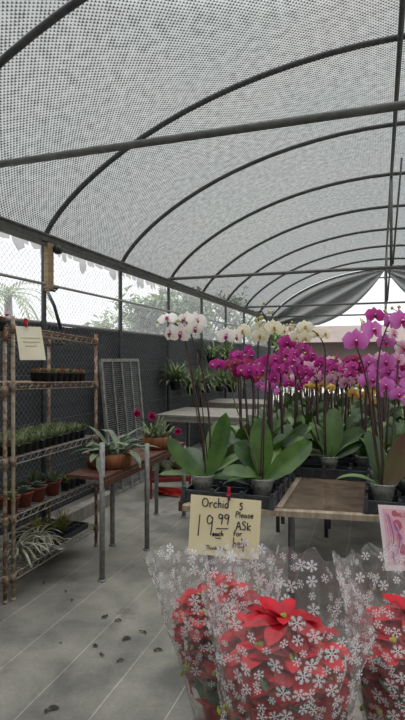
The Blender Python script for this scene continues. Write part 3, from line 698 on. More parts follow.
# hanging grassy plants on the fence
hp = [(176, 386, .8), (206, 389, .85), (220, 388, .85), (192, 390, .75), (232, 389, .9), (212, 360, .65), (226, 359, .65)]
for i, (px, pyy, sc) in enumerate(hp):
    u = (px-202.5)/FOC; x = WX+.15; y = x*(u*sin(TH)+cos(TH))/(u*cos(TH)-sin(TH)); Z = -x*sin(TH)+y*cos(TH); z = CAMZ+(HOR-pyy)*Z/FOC-.06
    t = thing('hanging_planter', 'black basket of grassy leaves hung on the fence, %s from the near end' % ORD[[0, 2, 3, 1, 5, 4, 6][i]+1 if i < 7 else 1], 'hanging plant', (x, y, z), 0, 'grassy plants hanging along the fence')
    b = MB(); b.lathe([(.001, 0), (.07, 0), (.105, .12), (.115, .12), (.115, .14), (.1, .14), (.09, .1)], n=16); b.build('basket', M['black'], t)
    b = MB(); b.tube([(-.1, 0, .13), (-.13, 0, .45), (-.16, 0, .5)], .004, 5); b.tube([(.09, 0, .13), (-.13, 0, .45)], .004, 5); b.build('hanger', M['fence'], t)
    b = tuft_mesh(120, .25*sc, .62*sc, .026, .06, el=(.4, 1.5), bend=(.3, 2.2), nu=6, seed=70+i, mi=2); b.build('foliage', [M['grassy'], M['seedgrey']], t, loc=(0, 0, .11))

# ================================================================ ORCHID BENCHES
TZ = .75
fa, fb = PZ(186, 506, TZ), PZ(378, 516.5, TZ)
sl = (fb.y-fa.y)/(fb.x-fa.x)
X0, X1 = fa.x-.02, .72
def fy(x): return fa.y+sl*(x-fa.x)
def bench(y1, first, label, y0=None):
    t = thing('orchid_bench', label, 'bench', (X0, (fa.y if first else y0), 0), 0, 'wire-topped orchid benches'); o = t.location
    b = MB(); q = (fy(X0), fy(X1)) if first else (y0, y0)
    def slab(p0, p1, w, zt, zb):
        p0 = Vector(p0)-o; p1 = Vector(p1)-o; d = (p1-p0).normalized(); n = Vector((-d.y, d.x, 0))*w
        v = [p0, p1, p1+n, p0+n]; vs = [Vector((p.x, p.y, zb)) for p in v]+[Vector((p.x, p.y, zt)) for p in v]
        b.add(vs, [(3, 2, 1, 0), (4, 5, 6, 7), (0, 1, 5, 4), (1, 2, 6, 5), (2, 3, 7, 6), (3, 0, 4, 7)])
    slab((X0, q[0], 0), (X1, q[1], 0), .045, TZ, TZ-.027)
    slab((X1, y1, 0), (X0, y1, 0), .045, TZ, TZ-.04)
    slab((X0, y1-.045, 0), (X0, q[0]+.047, 0), .045, TZ, TZ-.035); slab((X1, q[1]+.047, 0), (X1, y1-.045, 0), .045, TZ, TZ-.035)
    for xx in (-.475, -.045):
        if xx > X0+.1: slab((xx+.014, (fy(xx) if first else y0)+.05, 0), (xx+.014, y1-.046, 0), .028, TZ+.004, TZ-.03)
    b.build('frame', M['tanwood'], t, False)
    b = MB()
    x = X0+.05
    while x < X1-.04:
        ys_ = (fy(x) if first else y0)+.05
        b.tube([Vector((x, ys_, TZ-.002))-o, Vector((x, y1-.05, TZ-.002))-o], .0015, 3, cap=False); x += .0125
    y = (q[0] if first else y0)+.05
    while y < y1-.05:
        xs = X0+.05; xe = X1-.05
        if first and y < q[1]+.05: xe = min(xe, fa.x+(y-.05-fa.y)/sl)
        if xe > xs+.02: b.tube([Vector((xs, y, TZ))-o, Vector((xe, y+.004*sin(y*40), TZ))-o], .0016, 3, cap=False)
        y += .0135
    b.build('wire_mesh', M['mesh'], t)
    for xx in (X0+.12, -.42, X1-.08):
        for k in (0, 1):
            yy = (fy(xx) if first else y0)+.09 if k == 0 else y1-.1
            b = MB(); b.tube([Vector((xx, yy, 0))-Vector((o.x, o.y, 0)), Vector((xx, yy, TZ-.04))-Vector((o.x, o.y, 0))], .017, 8); b.build('leg', M['hoop'], t)
    return t
bench(4.55, True, 'front orchid bench with a bare rusty mesh panel between its trays')
bench(6.55, False, 'second orchid bench, behind the front one', 4.6)
bench(8.6, False, 'third orchid bench, farthest back', 6.6)
# trays
CP = .155
def tray_mesh():
    b = MB(); nx, ny_, w, d, h = 3, 4, 3*CP, 4*CP, .075
    b.box((w/2, d/2, .004), (w, d, .008))
    for i in range(nx+1):
        b.box((w*i/nx, d/2, h*.36), (.008, d, h*.7))
    for j in range(ny_+1): b.box((w/2, d*j/ny_, h*.36), (w, .008, h*.7))
    for i in range(nx+1):
        for j in range(ny_+1): b.lathe([(.02, 0), (.012, h), (.0, h)], (w*i/nx, d*j/ny_, 0), 4)
    for s in (0, 1):
        b.box((w/2, d*s, h*.72), (w+.02, .014, .012)); b.box((w*s, d/2, h*.72), (.014, d+.02, .012))
        for k in range(8): b.box((w*(k+.5)/8, d*s, h*.4), (.008, .018, h*.62)); b.box((w*s, d*(k+.5)/8, h*.4), (.018, .008, h*.62))
    return b.mesh('plant_tray', [M['tray']], False)
TM = tray_mesh()
trays = []
A_, B_, C_, D_ = PZ(203, 496, .765), PZ(262, 500, .765), PZ(329, 474, .765), PZ(383, 506, .765)
TL = Vector((A_.x-CP*.5, A_.y-CP*.55, TZ+.004))
tx = [TL.x, TL.x+.485, TL.x+.97]
TDEP = 4*CP+.03
def tray(x, y, lab):
    o = bpy.data.objects.new('plant_tray', TM); COL.objects.link(o); o.location = (x, y, TZ+.004); tag(o, lab, 'tray', 'black carrier trays on the orchid benches'); return (x, y)
colname = ['aisle-side', 'middle', 'right-hand']
rows_y = {}
for r_ in range(7):
    for c_ in range(3):
        y = TL.y+TDEP*r_
        if c_ == 1 and r_ == 0: continue
        if c_ == 2: y += .09
        if c_ == 1: y = C_.y-CP*.6+TDEP*(r_-1)
        if y+4*CP > 8.5: continue
        x = tx[c_] if c_ < 2 else D_.x-CP*.5
        rows_y[(r_, c_)] = (x, y)
        tray(x, y, 'black carrier tray of orchids in the %s column, %s row from the front' % (colname[c_], ORD[r_+1]))
# ---- orchid flower
def flower_mesh(st, seed=0):
    r = random.Random(seed); b = MB()
    def blade(ang, Lg, wd, z0, curl, shape, mi, nu=7, nt=3):
        d = Vector((cos(ang), sin(ang), 0)); sd = Vector((-sin(ang), cos(ang), 0)); vs = []; uvs = []
        for i in range(nu+1):
            q = sin(pi/2*i/nu)**.9; ck = shape
            w = wd*max(.05, sqrt(max(0, 1-((q-ck)/(ck*1.02 if q < ck else 1-ck))**2)))
            for j in range(-nt, nt+1):
                t = j/nt; vs.append(d*(Lg*q*(1-.12*abs(t)**2*(q > .5)))+sd*(w*t)+Vector((0, 0, z0-curl*q*q+.05*Lg*sin(t*2.2)*q-.1*wd*t*t)))
                uvs.append((q*.9+.05*abs(t), .5+.5*t))
        k = 2*nt+1; b.add(vs, [(i*k+j, i*k+j+1, (i+1)*k+j+1, (i+1)*k+j) for i in range(nu) for j in range(k-1)], mi, uvs)
    for a in (90, 212, 328): blade(radians(a+r.uniform(-5, 5)), .47, .165, -.02, .06+.05*r.random(), .52, 1)
    for a in (6, 174): blade(radians(a+r.uniform(-4, 4)), .5, .30, .015, .03+.06*r.random(), .56, 0)
    # lip: mid lobe, two side lobes, column
    b.leaf((0, -.02, .03), -pi/2, .55, 1.3, .2, .13, 2, nu=4, nt=2, fold=.3)
    for s in (-1, 1): b.leaf((0, -.03, .03), -pi/2+s*1.0, 1.1, -.2, .13, .1, 2, nu=3, nt=1, fold=.4)
    b.lathe([(.0, .12), (.03, .1), (.035, .04), (.03, 0)], (0, .02, .0), 8, 3)
    return b.mesh('flower', list(st))
FM = {k: [flower_mesh(v, i) for i in range(4)] for k, v in ST.items()}
bud = MB(); bud.lathe([(.001, -.5), (.3, -.3), (.42, .0), (.3, .34), (.001, .52)], n=10); BUD = bud.mesh('bud', [mat('green_bud', (196, 196, 130), .5, 0, (170, 160, 100), 3)])
potb = MB(); potb.lathe([(.001, 0), (.036, 0), (.042, .02), (.063, .108), (.067, .108), (.067, .118), (.060, .118), (.040, .02)], n=20); POT = potb.mesh('pot', [M['potclear']])
barkb = MB(); barkb.lathe([(.001, .006), (.034, .006), (.040, .03), (.055, .082), (.03, .094), (.001, .096)], n=14); BARK = barkb.mesh('bark_mix', [mat('pale_bark_mix', (124, 122, 108), .95, 0, (86, 78, 64), 60)])
def fmat(pos, n, roll=0., size=.1):
    n = n.normalized(); x = UP.cross(n); x = x.normalized() if x.length > 1e-4 else Vector((1, 0, 0)); y = n.cross(x)
    m = Matrix((x, y, n)).transposed() @ Matrix.Rotation(roll, 3, 'Z')
    return Matrix.Translation(pos) @ m.to_4x4() @ Matrix.Diagonal((size, size, size, 1))
def spline(pts, n=14):
    P_ = [Vector(p) for p in pts]; P_ = [P_[0]*2-P_[1]]+P_+[P_[-1]*2-P_[-2]]; out = []
    for i in range(1, len(P_)-2):
        for k in range(n if i == len(P_)-3 else n):
            t = k/n; a, b_, c, d = P_[i-1:i+3]
            out.append(.5*((2*b_)+(c-a)*t+(2*a-5*b_+4*c-d)*t*t+(3*b_-a-3*c+d)*t**3))
    out.append(P_[-2]); return out
OG = 'moth orchids on the benches'
def orchid_base(loc, label, group=None):
    t = thing('orchid', label, 'orchid', loc, 0, group)
    link_mesh('pot', POT, t); link_mesh('bark_mix', BARK, t); return t
def add_leaf(t, az, el, bend, L_, wd, m='leaf', base=(0, 0, .1), twist=0., roll=0., fold=.22):
    b = MB(); b.leaf(base, az, el, bend, L_, wd, nu=10, nt=3, fold=fold, twist=twist, roll=roll)
    return b.build('leaf', M[m], t)
def stems(t, pts, stake_to=None, r=.0048, m='stem'):
    b = MB(); sp = spline(pts, 6); k = len(sp)
    b.tube(sp, [r*(1-.35*i/k) for i in range(k)], 6)
    if stake_to is not None: b.tube([Vector(pts[0])+Vector((.008, .006, -.05)), Vector(stake_to)], .0032, 5)
    return b.build('flower_spike', M[m], t), sp
rf = random.Random(77)
def put_flower(sk, col, pos, n, size, roll=0.):
    o = link_mesh('flower', rf.choice(FM[col]), sk, fmat(Vector(pos), n, roll, size)); return o
def put_bud(sk, pos, size): return link_mesh('bud', BUD, sk, fmat(Vector(pos), Vector((rf.uniform(-1, 1), rf.uniform(-1, 1), rf.uniform(-1, .3))), 0, size))
TOCAM = -FW
def face(yaw, pitch=0.): return (TOCAM*cos(radians(yaw))+RT*sin(radians(yaw)))*cos(radians(pitch))+UP*sin(radians(pitch))
IA = lambda a: radians(a)+TH   # azimuth as seen in the picture: 0 right, 90 away, 180 left, 270 towards
def hero(loc, label, leaves, spikes):
    t = orchid_base(loc, label)
    for L_ in leaves: add_leaf(t, *L_)
    for s in spikes:
        Z0 = s.get('Z', -loc.x*sin(TH)+loc.y*cos(TH)); pts = [PD(px, py_, Z0+dz)-loc for (px, py_, dz) in s['pts']]
        pts[0].z = max(pts[0].z, .085)
        sk, sp = stems(t, pts, PD(*s['stake'], Z0)-loc if 'stake' in s else None, s.get('r', .0055), s.get('m', 'stem'))
        for (px, py_, dz, col, size, yaw, pitch, roll) in s['fl']: 
            pos = PD(px, py_, Z0+dz)-loc; put_flower(sk, col, pos, face(yaw, pitch), size, radians(roll))
            near = min(sp, key=lambda q: (q-pos).length); b = MB(); b.tube([near, (near+pos)/2+Vector((0, 0, .01)), pos-face(yaw, pitch)*.004], .0022, 4); b.build('flower_stalk', M['stemgreen'], sk)
        for (px, py_, dz, size) in s.get('bud', []):
            pos = PD(px, py_, Z0+dz)-loc; put_bud(sk, pos, size)
            near = min(sp, key=lambda q: (q-pos).length)
            if (near-pos).length > .012: b = MB(); b.tube([near, pos], .002, 4); b.build('flower_stalk', M['stemgreen'], sk)
    return t
PZO = TZ+.014
A_.z = B_.z = C_.z = D_.z = PZO
hero(A_, 'white moth orchid with purple-blotched blooms, leftmost at the front bench corner',
  [(IA(186), .62, -.5, .29, .088, 'leaf', (-.0, 0, .105), .0, -1.0), (IA(192), .2, .3, .24, .05, 'leaf', (0, 0, .11), 0, -.4), (IA(60), 1.25, .2, .33, .12, 'leafpale', (.03, .03, .1)), (IA(28), 1.15, -.25, .36, .10, 'leaf', (.03, 0, .1), 0., .9), (IA(10), .65, .3, .26, .05, 'leafpale', (.01, 0, .1), 0, .7), (IA(-12), .3, .9, .24, .07, 'leaf2', (.01, 0, .1), 0, .5), (IA(120), .9, .5, .22, .11, 'leaf2'), (IA(5), .75, .2, .30, .10, 'leaf2', (.02, .05, .1), 0, .9)],
  [dict(pts=[(206, 474, 0), (203, 440, 0), (194, 385, .0), (186, 345, 0), (180, 328, -.02), (168, 320, -.03), (158, 322, -.03)], stake=(187, 350), fl=[(167, 318, -.04, 'white', 0.114, -15, 40, 10), (170, 333, -.06, 'white', 0.120, -50, -5, 8), (180, 334, -.03, 'white', 0.126, 10, -8, -6), (184, 320, .02, 'white', 0.120, -35, 15, 0)], bud=[(157, 322, -.03, .018), (162, 321, -.03, .022)]),
   dict(pts=[(208, 474, 0.02), (210, 430, 0.02), (203, 375, .02), (194, 345, .0), (190, 330, -.02), (186, 322, -.04)], stake=(197, 352), fl=[(195, 329, -.05, 'white', 0.108, 20, -25, 5), (197, 321, -.02, 'white', 0.120, 20, 8, 0)], bud=[(178, 321, -.04, .022)])])
hero(B_, 'cream moth orchid, second front pot from the left, broad leaf reaching right',
  [(IA(95), 1.42, .25, .33, .12, 'leaf', (0, .01, .1), 0.), (IA(8), .72, .1, .32, .115, 'leaf', (.02, 0, .1), .0, 1.05), (IA(160), 1.0, .3, .24, .10, 'leaf2', (0, .03, .1), 0, -.9), (IA(178), .6, .9, .22, .08, 'leaf', (0, 0, .1), 0, -.7), (IA(200), .4, .8, .2, .07, 'leaf2'), (IA(60), .9, .8, .28, .09, 'leafpale')],
  [dict(pts=[(261, 476, 0), (262, 440, 0), (266, 385, .0), (269, 345, 0), (268, 325, -.02), (262, 312, -.03), (258, 312, 0)], stake=(266, 360), fl=[(274, 328, -.05, 'cream', .105, 10, 5, 5), (260, 336, -.04, 'cream', .1, -20, -10, 0), (284, 331, .02, 'cream', .08, 40, -10, 0), (243, 331, .0, 'cream', .095, -30, 10, 0), (260, 325, .0, 'cream', .07, -20, 20, 0)], bud=[(264, 303, 0, .02), (270, 312, 0, .024), (261, 318, 0, .03), (256, 320, 0, .026)]),
   dict(pts=[(259, 476, 0), (249, 440, 0.0), (234, 400, .0), (229, 360, 0), (228, 345, -.02)], fl=[(226, 336, -.05, 'white', .105, -15, 0, 0), (236, 337, -.01, 'white', .095, 25, -5, 0)], m='stemgreen', r=.004)])
hero(C_, 'cream moth orchid in a clear pot behind the bare mesh panel',
  [(IA(70), 1.3, .3, .34, .13, 'leaf', (.02, 0, .1)), (IA(15), .8, .5, .30, .14, 'leaf2', (.02, 0, .1), .0, 1.0), (IA(10), .9, 1.2, .32, .09, 'leafpale', (.02, 0, .1)), (IA(170), .6, 1.1, .3, .08, 'leaf2'), (IA(195), .35, .8, .26, .07, 'leafpale'), (IA(120), 1.1, .5, .28, .1, 'leaf')],
  [dict(pts=[(325, 458, 0), (324, 420, 0), (325, 380, .0), (325, 350, 0), (318, 335, -.02), (308, 328, -.03)], stake=(324, 355), fl=[(325, 334, -.05, 'cream', .1, 25, 5, 0), (305, 327, -.03, 'cream', .115, -5, 15, 0), (297, 337, -.02, 'cream', .1, -20, -5, 0), (305, 338, -.05, 'cream', .105, 10, -12, 0), (290, 328, .02, 'cream', .07, -30, 10, 0), (317, 334, .03, 'cream', .1, 0, 10, 0)], bud=[(287, 325, 0, .022), (292, 322, 0, .02)]),
   dict(pts=[(323, 458, .03), (314, 420, .05), (300, 380, .1), (293, 352, .1), (286, 342, .08)], fl=[(287, 343, .08, 'magenta', .13, -10, 5, 0), (303, 350, .05, 'magenta', .12, 20, -5, 0), (312, 357, .08, 'magenta', .1, 30, -10, 0), (293, 362, .06, 'lavender', .1, -10, -10, 0)])])
hero(D_, 'lavender pink moth orchid with big blooms, right front of the bench',
  [(IA(350), 1.12, -.1, .30, .13, 'leaf3', (.02, -.02, .1), .0, 1.0), (IA(14), .95, .2, .36, .13, 'leaf', (.03, .03, .1), 0, .9), (IA(100), 1.2, .4, .3, .1, 'leaf2'), (IA(160), .55, 1.1, .22, .075, 'leafpale', (-.02, 0, .1)), (IA(30), .9, .9, .36, .1, 'leafpale', (.03, .05, .12)), (IA(80), .8, .6, .3, .1, 'leaf')],
  [dict(pts=[(381, 486, 0), (374, 440, 0), (368, 390, -.05), (362, 362, -.1), (357, 349, -.12)], stake=(367, 372), fl=[(356, 341, -.22, 'lavender', .128, -8, 0, 0), (373, 330, -.12, 'lavender', .13, 20, 12, 12), (375, 315, 0, 'magenta', .105, 0, 15, 0), (363, 322, .08, 'cream', .07, 60, 20, 0)]),
   dict(pts=[(384, 486, 0), (381, 440, 0), (377, 390, 0), (380, 350, 0), (388, 325, 0), (398, 312, 0)], stake=(377, 360), fl=[(390, 321, 0.03, 'lavender', .11, 40, 10, 0), (402, 321, -.02, 'lavender', .14, 10, 5, 0), (394, 334, -.05, 'striped', .075, 25, 0, 0), (386, 342, .08, 'lavender', .1, -15, -8, 0), (404, 348, .05, 'striped', .1, 0, 0, 0)], bud=[(385, 311, 0, .022), (392, 308, 0, .02), (399, 307, 0, .022)]),
   dict(pts=[(386, 486, 0), (392, 440, .0), (396, 390, .03), (398, 365, .05), (392, 355, .05)], fl=[(386, 362, .05, 'lavender', .11, -15, 0, 0), (398, 360, .1, 'palepink', .1, 10, 0, 0), (388, 372, .1, 'lavender', .1, 0, -10, 0)])])
# ---- fill plants
def gen(col, loc, label, r, h, nfl, fs, far):
    t = orchid_base(loc, label, OG)
    for i in range(6 if not far else 5):
        az = r.uniform(0, .6)+i*2.4; add_leaf(t, az, r.uniform(.6, 1.35), r.uniform(.2, .9), r.uniform(.2, .29), r.uniform(.08, .11), r.choice(('leaf', 'leaf2', 'leaf2', 'leafpale')), twist=r.uniform(-.4, .4), roll=-.9*cos(az-TH+pi)*r.uniform(.3, 1))
    for s in range(r.choice((2, 2, 3))):
        hh = h*r.uniform(.86, 1.05); dx = r.uniform(-.07, .07); lean = Vector((r.uniform(-.09, .09), r.uniform(-.14, .0), 0))
        top = Vector((dx, r.uniform(-.04, .04), hh*.8))
        pts = [Vector((dx*.1, 0, .09)), Vector((dx*.5, 0, hh*.4)), top, top+lean*.5+Vector((0, 0, hh*.14)), top+lean*1.3+Vector((0, 0, hh*.2)), top+lean*2.0+Vector((0, 0, hh*.16))]
        sk, sp = stems(t, pts, top+Vector((.005, 0, 0)), .0046)
        k = len(sp)
        for q in range(nfl):
            i = int(k*(.54+.42*q/max(1, nfl-1))); i = min(k-1, i); side = (-1)**q
            n = face(r.uniform(-45, 45)+side*18, r.uniform(-20, 20))
            pos = sp[i]+RT*(side*fs*.34)+n*fs*.16+Vector((0, 0, r.uniform(-.35, .1)*fs))
            put_flower(sk, col, pos, n, fs*r.uniform(.85, 1.1), r.uniform(-.2, .2))
            b = MB(); b.tube([sp[i], pos-n*.004], .002, 4); b.build('flower_stalk', M['stemgreen'], sk)
        put_bud(sk, sp[-1], .016)
    return t
protos = {}
def place(col, loc, label, h, nfl, fs, r):
    key = (col, r.randrange(2), nfl)
    if key not in protos:
        protos[key] = t = gen(col, loc, label, r, h, nfl, fs, loc.y > 4.2); t['_h'] = h
        return t
    p = protos[key]; t = copy_tree(p); t.location = loc; t['label'] = label; s = h/p['_h']*r.uniform(.95, 1.05)
    t.rotation_euler = (0, 0, r.uniform(-.45, .45)); t.scale = (r.uniform(.95, 1.1), r.uniform(.95, 1.1), s); return t
rp_ = random.Random(2024)
word = {'magenta': 'magenta', 'crimson': 'dark crimson', 'lavender': 'lavender', 'palepink': 'pale pink', 'yellow': 'yellow', 'striped': 'rose and white', 'cream': 'cream', 'white': 'white'}
plan = {0: 'magenta', 1: 'magenta'}
count = {}
def fill(r_, c_, cells, cols, h, fs, nfl):
    x, y = rows_y[(r_, c_)]
    for (i, j), col in zip(cells, cols):
        loc = Vector((x+CP*(i+.5), y+CP*(j+.5), PZO)); key = (c_, r_); count[key] = count.get(key, 0)+1
        lab = '%s moth orchid, %s column, %s tray back, %s pot of that tray' % (word[col], ('aisle', 'middle', 'right')[c_], ORD[r_+1], ORD[count[key]])
        place(col, loc, lab, h*rp_.uniform(.9, 1.08), nfl, fs, rp_)
# front trays
fill(0, 0, [(2, 2), (1, 3)], ['magenta', 'crimson'], .78, .095, 5)
fill(0, 2, [(0, 2), (1, 1), (2, 3)], ['lavender', 'lavender', 'lavender'], .7, .1, 5)
fill(1, 0, [(0, 1), (2, 0), (1, 2), (2, 3)], ['magenta', 'magenta', 'lavender', 'magenta'], .78, .09, 5)
fill(1, 1, [(2, 1), (0, 2), (2, 3), (1, 3)], ['magenta', 'magenta', 'crimson', 'palepink'], .72, .09, 5)
fill(1, 2, [(0, 1), (2, 0), (1, 2), (0, 3)], ['crimson', 'lavender', 'lavender', 'magenta'], .72, .09, 5)
pal = [['magenta', 'palepink', 'yellow', 'crimson', 'lavender'], ['magenta', 'crimson', 'magenta', 'yellow', 'palepink'], ['lavender', 'lavender', 'yellow', 'palepink', 'striped']]
for r_ in range(2, 7):
    for c_ in range(3):
        if (r_, c_) not in rows_y: continue
        cells = [(0, 0), (2, 0), (1, 1), (0, 2), (2, 3)] if r_ < 5 else [(0, 0), (2, 1), (1, 3)]
        cols = pal[c_][:]; rp_.shuffle(cols)
        if r_ == 2 and c_: cols = [['yellow', 'yellow', 'palepink', 'magenta', 'lavender'], ['yellow', 'magenta', 'yellow', 'lavender', 'striped']][c_-1]
        fill(r_, c_, cells, cols, .62 if r_ == 2 and c_ else .68, .09, 5)

# ================================================================ SIGNS
GL = {  # strokes in a 1-high box, x advance last
 'O': ([[(.3+.28*cos(a/12*2*pi+1.2), .5+.42*sin(a/12*2*pi+1.2)) for a in range(13)]], .66),
 'r': ([[(.08, .5), (.1, .0)], [(.1, .3), (.2, .48), (.36, .5)]], .4),
 'c': ([[(.38, .42), (.24, .5), (.08, .3), (.16, .03), (.38, .06)]], .44),
 'h': ([[(.1, 1), (.08, 0)], [(.09, .3), (.24, .5), (.34, .36), (.34, 0)]], .44),
 'i': ([[(.1, .48), (.1, 0)], [(.1, .68), (.12, .7)]], .22),
 'd': ([[(.34, .44), (.14, .44), (.06, .18), (.2, .0), (.34, .16)], [(.36, .95), (.36, 0)]], .46),
 's': ([[(.34, .46), (.16, .48), (.12, .34), (.32, .18), (.26, .02), (.06, .04)]], .42),
 'P': ([[(.1, 0), (.12, .9), (.4, .88), (.46, .62), (.12, .46)]], .5),
 'l': ([[(.1, .95), (.1, 0)]], .2),
 'e': ([[(.08, .26), (.34, .3), (.26, .5), (.1, .4), (.08, .12), (.2, 0), (.38, .08)]], .42),
 'a': ([[(.34, .42), (.14, .46), (.06, .18), (.18, 0), (.34, .3), (.36, 0)]], .42),
 '1': ([[(.2, 1), (.12, 0)]], .3),
 '9': ([[(.44, .84), (.24, .98), (.1, .76), (.22, .54), (.42, .66), (.46, .9), (.42, .4), (.36, 0)]], .52),
 'A': ([[(.04, 0), (.28, .9), (.5, 0)], [(.12, .34), (.44, .36)]], .56),
 'k': ([[(.1, .8), (.1, 0)], [(.42, .5), (.12, .24), (.42, 0)]], .46),
 'f': ([[(.4, .84), (.22, .86), (.16, .0)], [(.04, .46), (.34, .48)]], .4),
 'o': ([[(.22+.16*cos(a/8*2*pi), .24+.24*sin(a/8*2*pi)) for a in range(9)]], .44),
 'p': ([[(.1, .5), (.08, -.4)], [(.1, .4), (.3, .5), (.36, .2), (.1, .04)]], .44),
 'T': ([[(.04, .92), (.5, .94)], [(.27, .92), (.25, 0)]], .46),
 'n': ([[(.08, .48), (.08, 0)], [(.08, .3), (.22, .48), (.32, .32), (.32, 0)]], .42),
 'Y': ([[(.04, .9), (.22, .5), (.42, .9)], [(.22, .5), (.18, 0)]], .46),
 'u': ([[(.08, .48), (.1, .08), (.24, .0), (.34, .2), (.34, .48), (.36, 0)]], .42),
 'L': ([[(.1, .9), (.1, 0), (.4, 0)]], .5),
 'S': ([[(.42, .8), (.26, .92), (.1, .72), (.4, .36), (.3, .04), (.06, .1)]], .5),
 ' ': ([], .3), '.': ([[(.08, .02), (.12, .04)]], .2)}
def write(b, text, org, ux, uy, n, size, r, sx=1.):
    x = 0
    for ch in text:
        st, ad = GL[ch]
        for s in st: b.tube([org+ux*((x+p[0]*sx)*size)+uy*(p[1]*size)+n*.0012 for p in (spline([(q[0], q[1], 0) for q in s], 3) if len(s) > 2 else [Vector((q[0], q[1], 0)) for q in s])], r, 4)
        x += ad*sx
# orchid price card
Zc = 2.56
ct = [PD(188, 553.5, Zc), PD(258.5, 560, Zc-.075), PD(261.5, 501, Zc-.06), PD(191, 494.5, Zc+.015)]
t = thing('price_card', 'cream handwritten card reading Orchids 19.99 each, clipped to the bench edge', 'sign', ct[0])
c = [p-ct[0] for p in ct]; ux = (c[1]-c[0]); uy = (c[3]-c[0]); wC, hC = ux.length, uy.length; ux = ux/wC; uy = uy/hC; nn = ux.cross(uy).normalized()
b = MB(); b.add(*quadsheet(c, .002)); b.build('card', M['paper'], t, False)
b = MB()
def wr(text, u, v, size, r=.0016, sx=1., tilt=0.):
    a = ux*cos(tilt)+uy*sin(tilt); write(b, text, c[0]+ux*(u*wC)+uy*(v*hC), a, uy, nn, size*hC, r, sx)
wr('Orchid', .17, .80, .165, 0.0028, 1.08, .02); wr('S', .70, .795, .13, 0.0028); wr('Please', .65, .665, .105, 0.0020, 1.25, .03)
wr('1', .11, .31, .36, 0.0027, .6, 0); wr('9', .23, .34, .34, 0.0027, .8); wr('99', .40, .53, .175, 0.0027, 1.15, .04)
b.tube([c[0]+ux*(.39*wC)+uy*(.455*hC)+nn*.001, c[0]+ux*(.56*wC)+uy*(.47*hC)+nn*.001], 0.0024, 4)
wr('each', .335, .33, .085, 0.0026, 1.35, .05); b.tube([c[0]+ux*(.38*wC)+uy*(.295*hC)+nn*.001, c[0]+ux*(.46*wC)+uy*(.30*hC)+nn*.001], 0.0022, 4)
wr('ASk', .665, .46, .155, 0.0027, 1.1, .04); wr('for', .63, .36, .10, 0.0020, 1.3, .0); wr('help', .63, .16, .17, 0.0026, .95, .06)
wr('Thank You', .255, .095, .075, 0.0015, 1.2, .02)
b.build('handwriting', M['ink'], t)
b = MB(); cc = PD(229, 494, Zc-.03)-ct[0]; b.box(cc+UP*.008, (.014, .016, .045), TH); b.box(cc+Vector((0, 0, -.02)), (.012, .012, .022), TH, 1); b.tube([cc+Vector((-.009, -.012, -.006)), cc+Vector((.009, -.009, -.006))], .005, 8)
b.build('clothespin', [M['pinclip'], M['ink']], t, False)
# bent wooden lip left of the card
b = MB(); q = PZ(184, 505, TZ-.02); b.box(q+Vector((-.012, .06, -.01)), (.05, .12, .05), .1); 
tag(b.build('wood_offcut', M['redwood'], smooth=False), 'short dark wood offcut sticking out left of the price card', 'wood')
# pink placard
Zp = 2.44
ct = [PD(386, 571, Zp-.03), PD(442, 571.5, Zp-.12), PD(436, 508, Zp-.1), PD(378, 505, Zp-.01)]
t = thing('pink_placard', 'glossy pink printed placard with rose petals at the right front of the bench', 'sign', ct[0])
c = [p-ct[0] for p in ct]; ux = (c[1]-c[0]); uy = (c[3]-c[0]); wC, hC = ux.length, uy.length; nn = ux.cross(uy).normalized()
def pp(u, v, k=.0): return (c[0]*(1-u)+c[1]*u)*(1-v)+(c[3]*(1-u)+c[2]*u)*v+nn*k
b = MB(); b.add(*quadsheet(c, .004)); b.build('backing', M['pinwhite'], t, False)
def patch(us, m, name, k):
    b = MB(); b.add([pp(u, v, k) for u, v in us], [tuple(range(len(us)))]); return b.build(name, m, t, False)
patch([(.07, .09), (.97, .07), (.97, .93), (.07, .95)], M['pincard'], 'print', .0006)
rr = random.Random(8)
b = MB()
for (u, v, a, bb) in ((.31, .70, .075, .09), (.28, .88, .05, .05), (.36, .33, .07, .09), (.32, .52, .05, .06), (.45, .2, .06, .07), (.4, .12, .05, .04)):
    vs = [pp(u+a*cos(i/16*2*pi)*(1+.15*sin(3*i)), v+bb*sin(i/16*2*pi), .0012+.00005*u) for i in range(16)]; b.add(vs, [tuple(range(16))])
b.build('rose_petal_print', M['pinrose'], t, False)
b = MB()
for i in range(7):
    u = .12+.03*i; pts = [(u, .12), (u-.01, .3), (u+.02+.01*i, .5), (u+.015*sin(i), .72), (u-.015, .92-.03*i)]
    for (p, q) in zip(pts[:-1], pts[1:]):
        b.add([pp(p[0]-.011, p[1], .0016), pp(p[0]+.011, p[1], .0016), pp(q[0]+.011, q[1], .0016), pp(q[0]-.011, q[1], .0016)], [(0, 1, 2, 3)], (i % 3))
b.build('figure_print', [M['pinlilac'], M['pinsalmon'], M['pinviolet']], t, False)
b = MB(); write(b, 'ALL', pp(.33, .83, .001), ux.normalized(), uy.normalized(), nn, .022, .0012, 1.1); b.build('lettering', M['pinrose'], t)

